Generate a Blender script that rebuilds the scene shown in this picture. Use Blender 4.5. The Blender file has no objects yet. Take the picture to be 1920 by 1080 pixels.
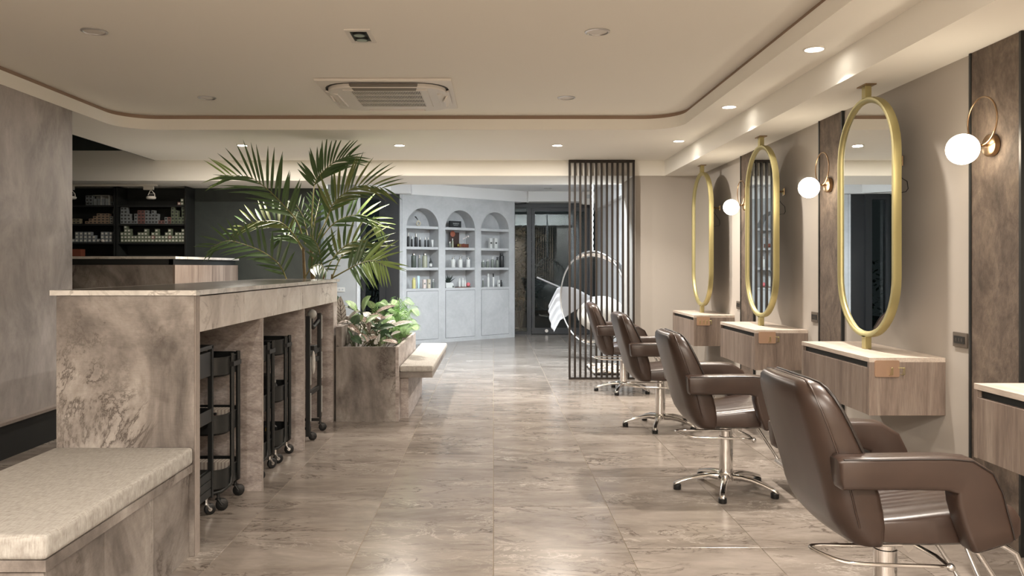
import bpy, bmesh, math, random
from mathutils import Vector, Matrix, Quaternion
random.seed(7)
PI = math.pi
SC = bpy.context.scene
COL = SC.collection

# ------------------------------------------------------------------ camera
cam_d = bpy.data.cameras.new('camera'); cam = bpy.data.objects.new('camera', cam_d); COL.objects.link(cam)
cam.location = (0, 0, 1.25); cam.rotation_euler = (PI/2, 0, 0)
cam_d.sensor_width = 36; cam_d.lens = 1500/1920*36
cam_d.shift_x = 35/1920; cam_d.shift_y = -40/1920
cam_d.clip_start = 0.05; cam_d.clip_end = 200
SC.camera = cam
# ------------------------------------------------------------------ world (night outside)
W = bpy.data.worlds.new('night'); SC.world = W; W.use_nodes = True
W.node_tree.nodes['Background'].inputs[0].default_value = (0.006, 0.007, 0.007, 1)
W.node_tree.nodes['Background'].inputs[1].default_value = 1.0
# ------------------------------------------------------------------ view
SC.view_settings.view_transform = 'Standard'; SC.view_settings.look = 'None'
SC.view_settings.gamma = 1; SC.view_settings.use_curve_mapping = False
SC.view_settings.exposure = 1.12
cy = SC.cycles
cy.max_bounces = 8; cy.diffuse_bounces = 5; cy.glossy_bounces = 5; cy.transmission_bounces = 6; cy.transparent_max_bounces = 12
cy.caustics_reflective = False; cy.caustics_refractive = False
cy.sample_clamp_indirect = 6.0; cy.blur_glossy = 0.5
cy.use_denoising = True

WARM = (1.0, 0.905, 0.80); COOL = (0.84, 0.93, 1.0)
P_SOFFIT = 13; P_BACK = 27; P_REAR_FILL = 46; P_COOL = 28; GLOBE = 11.0

def spot(x, y, z, power, color, radius=0.04, name='downlight_beam', parent=None, tilt=(0, 0), spread=180):
    d = bpy.data.lights.new(name, 'AREA'); d.shape = 'DISK'; d.size = radius*2; d.energy = power; d.color = color; d.spread = math.radians(spread)
    o = bpy.data.objects.new(name, d); COL.objects.link(o); o.location = (x, y, z)
    o.rotation_euler = (tilt[0], tilt[1], 0)
    if parent: o.parent = parent; o.location = Vector((x, y, z)) - Vector(parent.location)
    return o

# ------------------------------------------------------------------ helpers
def lin(c):
    c = c/255
    return c/12.92 if c <= 0.04045 else ((c+0.055)/1.055)**2.4
def rgb(r, g, b): return (lin(r), lin(g), lin(b), 1)

def thing(name, label, cat, loc=(0, 0, 0), rotz=0, group=None):
    o = bpy.data.objects.new(name, None); COL.objects.link(o); o.empty_display_size = 0.05
    o.location = loc; o.rotation_euler = (0, 0, rotz); o['label'] = label; o['category'] = cat
    if group: o['group'] = group
    return o
def tag(o, label, cat, group=None):
    o['label'] = label; o['category'] = cat
    if group: o['group'] = group
    return o
def struct(o, label=None):
    o['kind'] = 'structure'
    if label: o['label'] = label
    return o
def copy_tree(o, parent=None):
    c = o.copy(); COL.objects.link(c)
    if parent: c.parent = parent
    for ch in list(o.children): copy_tree(ch, c)
    return c
def link_mesh(name, me, parent=None, m=None):
    o = bpy.data.objects.new(name, me); COL.objects.link(o)
    if m: me.materials.clear(); me.materials.append(m)
    if parent: o.parent = parent
    return o

class MB:
    def __init__(s, off=(0, 0, 0)):
        s.bm = bmesh.new(); s.off = Vector(off)
    def box(s, x0, x1, y0, y1, z0, z1, b=0, seg=2):
        vs = [s.bm.verts.new((x, y, z)) for x in (x0, x1) for y in (y0, y1) for z in (z0, z1)]
        q = [(0, 1, 3, 2), (4, 6, 7, 5), (0, 4, 5, 1), (2, 3, 7, 6), (0, 2, 6, 4), (1, 5, 7, 3)]
        fs = [s.bm.faces.new([vs[i] for i in f]) for f in q]
        if b:
            es = list({e for f in fs for e in f.edges})
            bmesh.ops.bevel(s.bm, geom=es, offset=b, segments=seg, profile=0.6, affect='EDGES')
        return s
    def tube(s, pts, r, n=8, closed=False, cap=True, radii=None):
        pts = [Vector(p) for p in pts]; N = len(pts); rings = []
        prev = None
        for i, p in enumerate(pts):
            if closed: t = pts[(i+1) % N]-pts[i-1]
            else: t = pts[min(i+1, N-1)]-pts[max(i-1, 0)]
            t.normalize()
            if prev is None:
                a = Vector((0, 0, 1)) if abs(t.z) < 0.9 else Vector((1, 0, 0))
                u = t.cross(a).normalized()
            else:
                u = (prev - t*prev.dot(t)).normalized()
            prev = u; v = t.cross(u)
            rr = radii[i] if radii else r
            rings.append([s.bm.verts.new(p+(u*math.cos(2*PI*k/n)+v*math.sin(2*PI*k/n))*rr) for k in range(n)])
        M = N if closed else N-1
        for i in range(M):
            a, b = rings[i], rings[(i+1) % N]
            for k in range(n): s.bm.faces.new((a[k], a[(k+1) % n], b[(k+1) % n], b[k]))
        if cap and not closed:
            s.bm.faces.new(rings[0][::-1]); s.bm.faces.new(rings[-1])
        return s
    def lathe(s, prof, n=24, c=(0, 0, 0), axis='z', cap=True):
        rings = []
        for r, h in prof:
            ring = []
            for k in range(n):
                a = 2*PI*k/n; p = (r*math.cos(a), r*math.sin(a), h)
                if axis == 'x': p = (h, p[0], p[1])
                if axis == 'y': p = (p[1], h, p[0])
                ring.append(s.bm.verts.new((c[0]+p[0], c[1]+p[1], c[2]+p[2])))
            rings.append(ring)
        for a, b in zip(rings, rings[1:]):
            for k in range(n): s.bm.faces.new((a[k], a[(k+1) % n], b[(k+1) % n], b[k]))
        if cap:
            s.bm.faces.new(rings[0][::-1]); s.bm.faces.new(rings[-1])
        return s
    def sphere(s, c, r, seg=24, rings=16, sc=(1, 1, 1)):
        bmesh.ops.create_uvsphere(s.bm, u_segments=seg, v_segments=rings, radius=r, matrix=Matrix.Translation(c) @ Matrix.Diagonal((*sc, 1)))
        return s
    def ngon(s, pts): return s.bm.faces.new([s.bm.verts.new(p) for p in pts])
    def prism(s, pts, d):
        """pts: closed planar polygon (3d), extruded by vector d"""
        d = Vector(d); a = [s.bm.verts.new(p) for p in pts]; b = [s.bm.verts.new(Vector(p)+d) for p in pts]
        s.bm.faces.new(a); s.bm.faces.new(b[::-1]); n = len(a)
        for i in range(n): s.bm.faces.new((a[i], b[i], b[(i+1) % n], a[(i+1) % n]))
        return s
    def loft(s, sections, cap=True):
        rs = [[s.bm.verts.new(p) for p in sec] for sec in sections]; n = len(rs[0])
        for a, b in zip(rs, rs[1:]):
            for k in range(n): s.bm.faces.new((a[k], a[(k+1) % n], b[(k+1) % n], b[k]))
        if cap: s.bm.faces.new(rs[0][::-1]); s.bm.faces.new(rs[-1])
        return s
    def grid(s, f, nu, nv):
        vs = [[s.bm.verts.new(f(i/nu, j/nv)) for j in range(nv+1)] for i in range(nu+1)]
        for i in range(nu):
            for j in range(nv): s.bm.faces.new((vs[i][j], vs[i+1][j], vs[i+1][j+1], vs[i][j+1]))
        return s
    def build(s, name, mat, parent=None, smooth=None, sub=0, solid=0):
        bm = s.bm
        bmesh.ops.recalc_face_normals(bm, faces=bm.faces)
        if s.off.length: bmesh.ops.translate(bm, verts=bm.verts, vec=-s.off)
        me = bpy.data.meshes.new(name); bm.to_mesh(me); bm.free()
        o = bpy.data.objects.new(name, me); COL.objects.link(o)
        if mat: me.materials.append(mat)
        if smooth is not None:
            me.polygons.foreach_set('use_smooth', [True]*len(me.polygons))
            if smooth < 180: me.set_sharp_from_angle(angle=math.radians(smooth))
        if parent: o.parent = parent
        if solid:
            md = o.modifiers.new('solid', 'SOLIDIFY'); md.thickness = solid; md.offset = 0
        if sub:
            md = o.modifiers.new('sub', 'SUBSURF'); md.levels = sub; md.render_levels = sub
        return o

def rrect(hx, hy, r, n=4):
    """rounded rectangle outline, 4*(n+1) points"""
    r = min(r, hx*0.999, hy*0.999); pts = []
    for cx, cy_, a0 in ((hx-r, hy-r, 0), (-hx+r, hy-r, 90), (-hx+r, -hy+r, 180), (hx-r, -hy+r, 270)):
        for k in range(n+1):
            a = math.radians(a0+90*k/n); pts.append((cx+r*math.cos(a), cy_+r*math.sin(a)))
    return pts
def bez(pts, n):
    """Catmull-Rom through pts"""
    P = [Vector(p) for p in pts]; P = [2*P[0]-P[1]]+P+[2*P[-1]-P[-2]]; out = []
    m = len(P)-3
    for i in range(n+1):
        t = i/n*m; k = min(int(t), m-1); u = t-k
        a, b, c, d = P[k:k+4]
        out.append(0.5*((2*b)+(c-a)*u+(2*a-5*b+4*c-d)*u*u+(3*b-a-3*c+d)*u**3))
    return out

# ------------------------------------------------------------------ materials
class NT:
    def __init__(s, name):
        s.m = bpy.data.materials.new(name); s.m.use_nodes = True; s.t = s.m.node_tree
        s.N = s.t.nodes; s.bsdf = s.N['Principled BSDF']; s.out = s.N['Material Output']
    def n(s, typ, **kw):
        o = s.N.new(typ)
        for k, v in kw.items():
            if k.startswith('i_'):
                key = k[2:]
                key = int(key) if key.isdigit() else key.replace('_', ' ')
                o.inputs[key].default_value = v
            else: setattr(o, k, v)
        return o
    def l(s, a, b): s.t.links.new(a, b)
    def coords(s, scale=(1, 1, 1), rnd=True, src='Object', rot=(0, 0, 0)):
        tc = s.n('ShaderNodeTexCoord'); mp = s.n('ShaderNodeMapping'); mp.inputs['Scale'].default_value = scale
        mp.inputs['Rotation'].default_value = rot
        s.l(tc.outputs[src], mp.inputs['Vector'])
        if rnd:
            oi = s.n('ShaderNodeObjectInfo'); ml = s.n('ShaderNodeMath', operation='MULTIPLY'); ml.inputs[1].default_value = 60
            s.l(oi.outputs['Random'], ml.inputs[0])
            cb = s.n('ShaderNodeCombineXYZ'); s.l(ml.outputs[0], cb.inputs[0]); s.l(ml.outputs[0], cb.inputs[2])
            s.l(cb.outputs[0], mp.inputs['Location'])
        return mp.outputs[0]
    def noise(s, vec, scale, detail=6, rough=0.6, dist=0.0):
        o = s.n('ShaderNodeTexNoise'); o.inputs['Scale'].default_value = scale; o.inputs['Detail'].default_value = detail
        o.inputs['Roughness'].default_value = rough; o.inputs['Distortion'].default_value = dist
        s.l(vec, o.inputs['Vector']); return o.outputs['Fac']
    def ramp(s, fac, stops):
        r = s.n('ShaderNodeValToRGB'); e = r.color_ramp.elements
        while len(e) < len(stops): e.new(0.5)
        for el, (p, c) in zip(e, stops): el.position = p; el.color = c if len(c) == 4 else (*c, 1)
        s.l(fac, r.inputs[0]); return r.outputs[0]
    def mix(s, fac, a, b, typ='MIX'):
        x = s.n('ShaderNodeMix', data_type='RGBA', blend_type=typ)
        for val, inp in ((fac, x.inputs['Factor']), (a, x.inputs['A']), (b, x.inputs['B'])):
            if hasattr(val, 'is_linked'): s.l(val, inp)
            else: inp.default_value = val
        return x.outputs['Result']
    def bump(s, h, strength, dist=0.01):
        b = s.n('ShaderNodeBump'); b.inputs['Strength'].default_value = strength; b.inputs['Distance'].default_value = dist
        s.l(h, b.inputs['Height']); s.l(b.outputs[0], s.bsdf.inputs['Normal'])
    def set(s, col=None, rough=0.5, metal=0.0, spec=0.5):
        if col is not None:
            if hasattr(col, 'is_linked'): s.l(col, s.bsdf.inputs['Base Color'])
            else: s.bsdf.inputs['Base Color'].default_value = col
        s.bsdf.inputs['Roughness'].default_value = rough; s.bsdf.inputs['Metallic'].default_value = metal
        s.bsdf.inputs['Specular IOR Level'].default_value = spec
        return s
def plain(name, col, rough=0.5, metal=0, spec=0.5, grain=0.0, gs=40):
    t = NT(name)
    if grain:
        v = t.coords(); f = t.noise(v, gs, 4)
        c2 = tuple(min(1, x*(1+grain)) for x in col[:3])+(1,); c1 = tuple(x*(1-grain) for x in col[:3])+(1,)
        t.set(t.ramp(f, [(0.3, c1), (0.7, c2)]), rough, metal, spec)
    else: t.set(col, rough, metal, spec)
    return t.m
def stone(name, stops, scale, rough=0.5, stretch=(1, 1, 1), veins=None, bump=0.15, fine=0.35, spec=0.5, dist=1.2, rnd=True, fscale=9, light_vein=None, rot=(0, 0, 0)):
    t = NT(name); v = t.coords(stretch, rnd, rot=rot)
    f = t.noise(v, scale, 8, 0.62, dist); c = t.ramp(f, stops)
    g = t.noise(v, scale*fscale, 6, 0.7, 0.4)
    gg = t.ramp(g, [(0.25, (1-fine,)*3), (0.75, (1+fine*0.6,)*3)])
    c = t.mix(0.85, c, gg, 'MULTIPLY')
    h = g
    if veins:
        vc, vs_, w = veins
        n1 = t.noise(v, vs_, 7, 0.6, 1.6)
        m = t.ramp(n1, [(0.5-w, (0, 0, 0)), (0.5, (1, 1, 1)), (0.5+w, (0, 0, 0))])
        n2 = t.noise(v, vs_*0.8, 3, 0.5, 0.0)
        mk = t.ramp(n2, [(0.45, (0, 0, 0)), (0.62, (1, 1, 1))])
        mm = t.mix(1.0, m, mk, 'MULTIPLY')
        c = t.mix(mm, c, vc)
    if light_vein:
        vc, vs_, w = light_vein
        n1 = t.noise(v, vs_, 8, 0.68, 2.2)
        m = t.ramp(n1, [(0.5-w, (0, 0, 0)), (0.5, (1, 1, 1)), (0.5+w, (0, 0, 0))])
        n2 = t.noise(v, vs_*0.7, 3, 0.5, 0.3)
        mk = t.ramp(n2, [(0.5, (0, 0, 0)), (0.68, (0.8, 0.8, 0.8))])
        c = t.mix(t.mix(1.0, m, mk, 'MULTIPLY'), c, vc)
    t.set(c, rough, 0, spec)
    if bump: t.bump(h, bump, 0.004)
    return t.m
def wood(name, stops, rough=0.5, axis='z', scale=5, bump=0.1):
    t = NT(name); st = {'z': (7, 7, 0.55), 'x': (0.55, 7, 7), 'y': (7, 0.55, 7)}[axis]
    v = t.coords(st); f = t.noise(v, scale*0.35, 5, 0.6, 1.0); c = t.ramp(f, stops)
    st2 = tuple(x*6 for x in st)
    v2 = t.coords(st2); g = t.noise(v2, scale*0.8, 4, 0.6, 0.2)
    c = t.mix(0.8, c, t.ramp(g, [(0.3, (0.72, 0.70, 0.70)), (0.7, (1.12, 1.1, 1.08))]), 'MULTIPLY')
    t.set(c, rough); t.bump(g, bump, 0.002)
    return t.m
def emit(name, col, strength):
    t = NT(name); t.set((0.9, 0.9, 0.9, 1), 0.4)
    t.bsdf.inputs['Emission Color'].default_value = (*col[:3], 1); t.bsdf.inputs['Emission Strength'].default_value = strength
    return t.m
def glass_pane(name, tint=(0.9, 0.95, 0.95), f0=0.06, ior=1.5):
    t = NT(name); t.N.remove(t.bsdf)
    tr = t.n('ShaderNodeBsdfTransparent'); tr.inputs[0].default_value = (*tint, 1)
    gl = t.n('ShaderNodeBsdfGlossy'); gl.inputs['Roughness'].default_value = 0.01; gl.inputs['Color'].default_value = (1, 1, 1, 1)
    fr = t.n('ShaderNodeFresnel'); fr.inputs['IOR'].default_value = ior
    ad = t.n('ShaderNodeMath', operation='ADD'); ad.inputs[1].default_value = f0; t.l(fr.outputs[0], ad.inputs[0])
    mx = t.n('ShaderNodeMixShader'); t.l(ad.outputs[0], mx.inputs[0]); t.l(tr.outputs[0], mx.inputs[1]); t.l(gl.outputs[0], mx.inputs[2])
    t.l(mx.outputs[0], t.out.inputs['Surface']); return t.m
def fabric(name, c1, c2, scale=260, rough=0.9):
    t = NT(name); v = t.coords()
    v1 = t.coords((1, 0.12, 0.12)); v2 = t.coords((0.12, 1, 0.12))
    a = t.noise(v1, scale, 3, 0.6); b = t.noise(v2, scale, 3, 0.6)
    x = t.n('ShaderNodeMath', operation='ADD'); t.l(a, x.inputs[0]); t.l(b, x.inputs[1])
    y = t.n('ShaderNodeMath', operation='MULTIPLY'); y.inputs[1].default_value = 0.5; t.l(x.outputs[0], y.inputs[0])
    t.set(t.ramp(y.outputs[0], [(0.35, c1), (0.65, c2)]), rough, 0, 0.2); t.bump(y.outputs[0], 0.25, 0.002)
    return t.m
def leaf_mat(name, base, vein, edge=None, nveins=7, vw=0.10, rough=0.4, trans=0.15):
    """uv: u across (0.5 = midrib), v along"""
    t = NT(name); tc = t.n('ShaderNodeTexCoord'); sp = t.n('ShaderNodeSeparateXYZ'); t.l(tc.outputs['UV'], sp.inputs[0])
    def M(op, a, b=None):
        m = t.n('ShaderNodeMath', operation=op)
        for i, z in enumerate((a, b)):
            if z is None: continue
            if hasattr(z, 'is_linked'): t.l(z, m.inputs[i])
            else: m.inputs[i].default_value = z
        return m.outputs[0]
    au = M('ABSOLUTE', M('SUBTRACT', sp.outputs[0], 0.5))
    ph = M('FRACT', M('MULTIPLY', M('SUBTRACT', sp.outputs[1], M('MULTIPLY', au, 0.55)), nveins))
    side = M('LESS_THAN', M('ABSOLUTE', M('SUBTRACT', ph, 0.5)), vw)
    mid = M('LESS_THAN', au, 0.03)
    vm = M('MAXIMUM', side, mid)
    v = t.coords(); nz = t.noise(v, 30, 4)
    c = t.mix(0.5, base, t.ramp(nz, [(0.3, tuple(x*0.6 for x in base[:3])), (0.7, tuple(min(1, x*1.3) for x in base[:3]))]))
    c = t.mix(vm, c, vein)
    if edge:
        em = M('GREATER_THAN', au, 0.40); c = t.mix(em, c, edge)
    t.set(c, rough)
    t.bsdf.inputs['Transmission Weight'].default_value = 0
    t.bsdf.inputs['Subsurface Weight'].default_value = 0
    return t.m

# --- palette
M_ceil = plain('ceiling_paint', (0.87, 0.85, 0.79, 1), 0.9, spec=0.1)
M_wallp = plain('wall_paint_beige', (0.45, 0.415, 0.375, 1), 0.85, spec=0.1)
M_white = plain('white_paint', (0.80, 0.80, 0.80, 1), 0.85, spec=0.1)
M_greyw = plain('grey_paint', (0.50, 0.50, 0.49, 1), 0.85, spec=0.1, grain=0.04, gs=6)
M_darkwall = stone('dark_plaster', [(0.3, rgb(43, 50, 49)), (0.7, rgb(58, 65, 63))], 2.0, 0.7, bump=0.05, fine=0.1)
M_arch = stone('grey_plaster', [(0.3, (0.40, 0.41, 0.42)), (0.7, (0.52, 0.53, 0.54))], 2.2, 0.75, bump=0.05, fine=0.08, dist=0.6)
M_concrete = stone('concrete_plaster', [(0.28, rgb(123, 118, 116)), (0.5, rgb(164, 158, 154)), (0.72, rgb(190, 184, 181))], 1.7, 0.65, (1, 1.4, 0.8), bump=0.1, fine=0.22, dist=0.8, fscale=5)
def laminate(name, cs, s=2.0):
    t = NT(name); v = t.coords((1.1, 1.1, 0.8))
    f = t.noise(v, s, 10, 0.66, 0.7); c = t.ramp(f, [(0.30, cs[0]), (0.44, cs[1]), (0.55, cs[2]), (0.68, cs[3])])
    f2 = t.noise(v, s*3.2, 8, 0.7, 0.5); c = t.mix(0.75, c, t.ramp(f2, [(0.32, (0.62, 0.60, 0.58)), (0.5, (1, 1, 1)), (0.7, (1.16, 1.16, 1.16))]), 'MULTIPLY')
    lv = t.coords((6, 6, 60)); lf = t.noise(lv, 5, 4, 0.6); c = t.mix(0.5, c, t.ramp(lf, [(0.35, (0.86, 0.86, 0.86)), (0.65, (1.08, 1.08, 1.08))]), 'MULTIPLY')
    n1 = t.noise(v, s*1.1, 9, 0.72, 0.55)
    crack = t.ramp(n1, [(0.485, (0, 0, 0)), (0.5, (1, 1, 1)), (0.515, (0, 0, 0))]); halo = t.ramp(n1, [(0.44, (0, 0, 0)), (0.5, (0.55, 0.55, 0.55)), (0.53, (0, 0, 0))])
    mk = t.ramp(t.noise(v, s*0.9, 3, 0.5), [(0.47, (0, 0, 0)), (0.58, (0.9, 0.9, 0.9))])
    dk = rgb(74, 65, 58)
    c = t.mix(t.mix(1.0, halo, mk, 'MULTIPLY'), c, dk); c = t.mix(t.mix(1.0, crack, mk, 'MULTIPLY'), c, rgb(64, 55, 49))
    t.set(c, 0.45); t.bump(f2, 0.1, 0.003); return t.m
M_lam = laminate('weathered_laminate', (rgb(74, 68, 64), rgb(116, 109, 104), rgb(144, 137, 131), rgb(180, 174, 168)))
M_lam2 = stone('speckled_laminate', [(0.3, rgb(131, 121, 116)), (0.5, rgb(175, 165, 160)), (0.72, rgb(202, 196, 194))], 5, 0.5, (1, 1, 2.2), bump=0.15, fine=0.5, dist=0.5, fscale=9)
M_lamL = stone('pale_laminate', [(0.28, rgb(161, 153, 146)), (0.5, rgb(196, 189, 183)), (0.72, rgb(214, 211, 207))], 2.4, 0.42, veins=(rgb(115, 104, 95), 4, 0.03), bump=0.08, fine=0.15, dist=1.0)
M_edge = plain('laminate_edge', rgb(146, 136, 129), 0.5, grain=0.1)
M_marble = stone('pale_marble', [(0.3, rgb(176, 172, 166)), (0.55, rgb(208, 205, 199)), (0.75, rgb(222, 219, 214))], 4, 0.22, veins=(rgb(150, 144, 138), 5, 0.03), bump=0, fine=0.1)
M_topstone = stone('dark_brown_stone', [(0.3, rgb(84, 76, 70)), (0.55, rgb(110, 101, 93)), (0.75, rgb(140, 131, 122))], 3, 0.16, bump=0, fine=0.2)
M_tile = stone('floor_stone', [(0.25, rgb(101, 92, 86)), (0.42, rgb(128, 119, 111)), (0.58, rgb(142, 133, 125)), (0.8, rgb(165, 157, 148))], 2.1, 0.2, (0.55, 1.5, 1), veins=(rgb(79, 70, 62), 4.0, 0.025), bump=0.0, fine=0.30, dist=1.0, fscale=3.2, light_vein=(rgb(185, 178, 169), 3.2, 0.022), rot=(0, 0, 0.25), spec=0.4)
M_grout = plain('grout', rgb(150, 138, 120), 0.8)
M_slate = stone('slate_veneer', [(0.28, rgb(68, 59, 51)), (0.5, rgb(98, 85, 75)), (0.75, rgb(124, 110, 97))], 3.5, 0.75, (1, 1.6, 1), bump=0.9, fine=0.45, dist=1.5, fscale=7, rot=(0.6, 0, 0))
M_wood = wood('oak_laminate', [(0.25, rgb(100, 87, 79)), (0.5, rgb(134, 120, 110)), (0.75, rgb(156, 144, 133))], 0.5, 'z')
M_woodtop_lit = wood('oak_top_lit', [(0.25, rgb(176, 162, 149)), (0.5, rgb(200, 188, 176)), (0.75, rgb(214, 204, 193))], 0.45, 'y')  # same oak as the fronts, painted paler for the strong light on top
M_linen = fabric('beige_linen', rgb(149, 144, 138), rgb(187, 185, 180))
M_black = plain('black_metal', rgb(30, 32, 32), 0.42, spec=0.5)
M_blackpl = plain('black_plastic', rgb(20, 21, 22), 0.45)
M_dark = plain('dark_board', rgb(26, 29, 29), 0.6)
M_slat = plain('dark_bronze_metal', rgb(44, 38, 34), 0.5, 0.0, 0.3)
M_chrome = plain('chrome', (0.82, 0.81, 0.80, 1), 0.09, 1)
M_steel = plain('brushed_steel', (0.62, 0.61, 0.60, 1), 0.3, 1)
M_gold = plain('brushed_gold', rgb(178, 168, 120), 0.42, 0.7)
M_brass = plain('antique_brass', rgb(158, 132, 104), 0.3, 1)
M_copper = plain('copper_plate', rgb(214, 180, 154), 0.3, 0.7)
M_mirror = plain('mirror_glass', (0.86, 0.88, 0.87, 1), 0.0, 1)
def leather(name, col):
    t = NT(name); v = t.coords(); f = t.noise(v, 7, 3); c1 = tuple(x*0.86 for x in col[:3])+(1,); c2 = tuple(x*1.12 for x in col[:3])+(1,)
    t.set(t.ramp(f, [(0.3, c1), (0.7, c2)]), 0.33, 0, 0.5); g = t.noise(v, 260, 2); t.bump(g, 0.06, 0.001)
    return t.m
M_leather = leather('brown_leather', rgb(56, 43, 37))
M_piping = plain('dark_piping', rgb(34, 27, 24), 0.4)
M_globe = emit('opal_globe_lit', (1.0, 0.86, 0.66), GLOBE)
M_lit = emit('lit_lens', (1.0, 0.92, 0.80), 14)
M_litcool = emit('lit_lens_cool', (0.9, 0.96, 1.0), 1.5)
M_acw = plain('warm_white_plastic', (0.74, 0.71, 0.66, 1), 0.45)
M_acd = plain('ac_dark_slot', rgb(52, 50, 46), 0.6); M_acs = plain('ac_grey_louver', rgb(118, 111, 102), 0.5)
M_glass = glass_pane('window_glass', (0.85, 0.9, 0.9), 0.0, 1.36)
M_acrylic = glass_pane('clear_acrylic', (0.97, 0.97, 0.97), 0.0, 1.14)
M_frame = plain('dark_window_frame', rgb(40, 41, 43), 0.45, 0.1)
M_soil = plain('soil', rgb(40, 33, 28), 0.95, grain=0.4)
# ================================================================== SETTING
ZC, ZS, ZB = 2.56, 2.435, 2.265          # tray ceiling, soffit, beam underside
floor = MB().box(-6.2, 3.2, -3.2, 16.4, -0.12, -0.003).build('floor', M_grout); struct(floor, 'grey brown stone tile floor with thin pale joints')
TP = 0.595
tile_me = None
phase = {-3: 4.16, -2: 4.97, -1: 4.13, 0: 4.17, 1: 4.76}
for k in range(-6, 4):
    ph = phase.get(k, 4.16 if k % 2 else 4.76)
    y = ph-1.2*math.ceil((ph-0.4)/1.2)
    while y < 15.2:
        if tile_me is None:
            t = MB().box(0.0015, TP-0.0015, 0.0015, 1.1985, -0.012, 0, b=0.001, seg=1).build('tile', M_tile, floor); tile_me = t.data
        else: t = link_mesh('tile', tile_me, floor)
        t.location = (k*TP, y, 0); y += 1.2

# ceiling: tray plate, soffit ring, lip
ceil = MB().box(-3.78, 2.5, -3.1, 8.95, ZC, ZC+0.1).build('ceiling', M_ceil); struct(ceil, 'warm white tray ceiling')
def tray_path():
    p = [(-3.196, -3.0)]
    R = 0.32
    for i in range(13):
        a = PI - (PI/2)*i/12; p.append((-3.196+R+R*math.cos(a), 6.92-R+R*math.sin(a)))
    for i in range(13):
        a = PI/2 - (PI/2)*i/12; p.append((1.594-R+R*math.cos(a), 6.92-R+R*math.sin(a)))
    p.append((1.594, -3.0)); return p
tp = tray_path()
mb = MB(); mb.ngon([(x, y, ZS) for x, y in tp]+[(1.913, -3.0, ZS), (1.913, 8.93, ZS), (-3.78, 8.93, ZS), (-3.78, -3.0, ZS)])
bmesh.ops.triangulate(mb.bm, faces=mb.bm.faces)
so = mb.build('soffit', M_ceil, ceil)
mb = MB(); n = len(tp)
# lip: vertical band with a small thickness, stopping 2 cm short of the tray plate
def off_path(p, d):
    out = []
    for i, (x, y) in enumerate(p):
        a = Vector(p[max(i-1, 0)]); b = Vector(p[min(i+1, len(p)-1)]); t = (b-a).normalized()
        out.append((x-t.y*d, y+t.x*d))
    return out
tpo = off_path(tp, 0.02)
def seclip(i):
    (x, y), (xo, yo) = tp[i], tpo[i]
    return [(x, y, ZS-0.001), (x, y, ZS+0.092), (xo, yo, ZS+0.092), (xo, yo, ZS-0.001)]
mb.loft([seclip(i) for i in range(n)]); mb.build('tray_lip', M_ceil, ceil, smooth=40)
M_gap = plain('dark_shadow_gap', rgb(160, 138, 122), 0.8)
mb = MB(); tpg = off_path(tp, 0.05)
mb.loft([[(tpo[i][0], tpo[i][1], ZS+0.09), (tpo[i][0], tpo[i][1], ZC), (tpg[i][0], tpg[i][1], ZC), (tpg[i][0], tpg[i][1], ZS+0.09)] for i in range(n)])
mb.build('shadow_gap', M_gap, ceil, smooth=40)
MB().box(1.913, 2.5, -3.0, 8.93, ZB, ZS+0.1).build('beam', M_ceil, ceil)
MB().box(-2.05, 2.5, 8.93, 9.89, ZB, ZS+0.1).build('beam', M_ceil, ceil)
MB().box(-5.6, -2.05, 8.93, 9.89, 2.21, 2.545).build('beam', M_ceil, ceil)
MB().box(-5.6, -3.782, 8.9, 9.89, 2.545, 2.9).build('raised_shade_wall', M_darkwall, ceil)  # dark plaster here stands in for the shadow high in the recess
MB().box(-5.6, -3.782, 6.0, 8.93, 2.80, 2.9).build('raised_shade_ceiling', M_darkwall, ceil)  # dark colour also paints in the recess shade
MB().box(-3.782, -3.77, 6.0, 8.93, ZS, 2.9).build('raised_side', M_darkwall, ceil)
# walls of the salon
wl = MB().box(-3.36, -3.2, -3.0, 6.08, 0, ZS).build('wall_left', M_concrete); struct(wl, 'mottled concrete look wall on the left')
bb = MB().box(-3.2, -3.17, -3.0, 6.08, 0, 0.222).build('baseboard_left', M_dark); struct(bb, 'black base band under the concrete wall')
MB().box(-3.2, -3.15, -3.0, 6.09, 0.224, 0.244).build('ledge', M_edge, bb)
wr = MB().box(2.285, 2.45, -3.0, 8.96, 0, ZB+0.05).build('wall_right', M_wallp); struct(wr, 'beige painted wall behind the mirrors')
for y0 in (-0.084, 1.683, 3.45, 5.217, 6.984):
    st = MB().box(2.272, 2.30, y0, y0+0.35, 0, ZB-0.001).build('stone_strip', M_slate, wr)
    for ye in (y0-0.014, y0+0.35):
        MB().box(2.266, 2.30, ye, ye+0.014, 0, ZB-0.001).build('strip_edge', M_black, st)
we = MB().box(1.57, 2.45, 8.95, 9.8, 0, ZB+0.02).build('wall_end', M_wallp); struct(we, 'beige wall beside the slat screen')
wd = MB().box(-5.6, -2.11, 9.8, 9.95, 0, 2.8).build('wall_back', M_darkwall); struct(wd, 'dark charcoal wall behind the palm')
wf = MB().box(-5.75, -5.6, 5.9, 9.95, 0, 2.9).build('wall_far_left', M_darkwall); struct(wf)
w0 = MB().box(-5.6, 2.5, -3.15, -3.0, 0, ZC+0.1).build('wall_rear', M_wallp); struct(w0, 'wall behind the camera')
wx = MB().box(-5.6, -3.36, 5.9, 6.0, 0, 2.9).build('wall_far_left', M_wallp); struct(wx)
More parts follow.
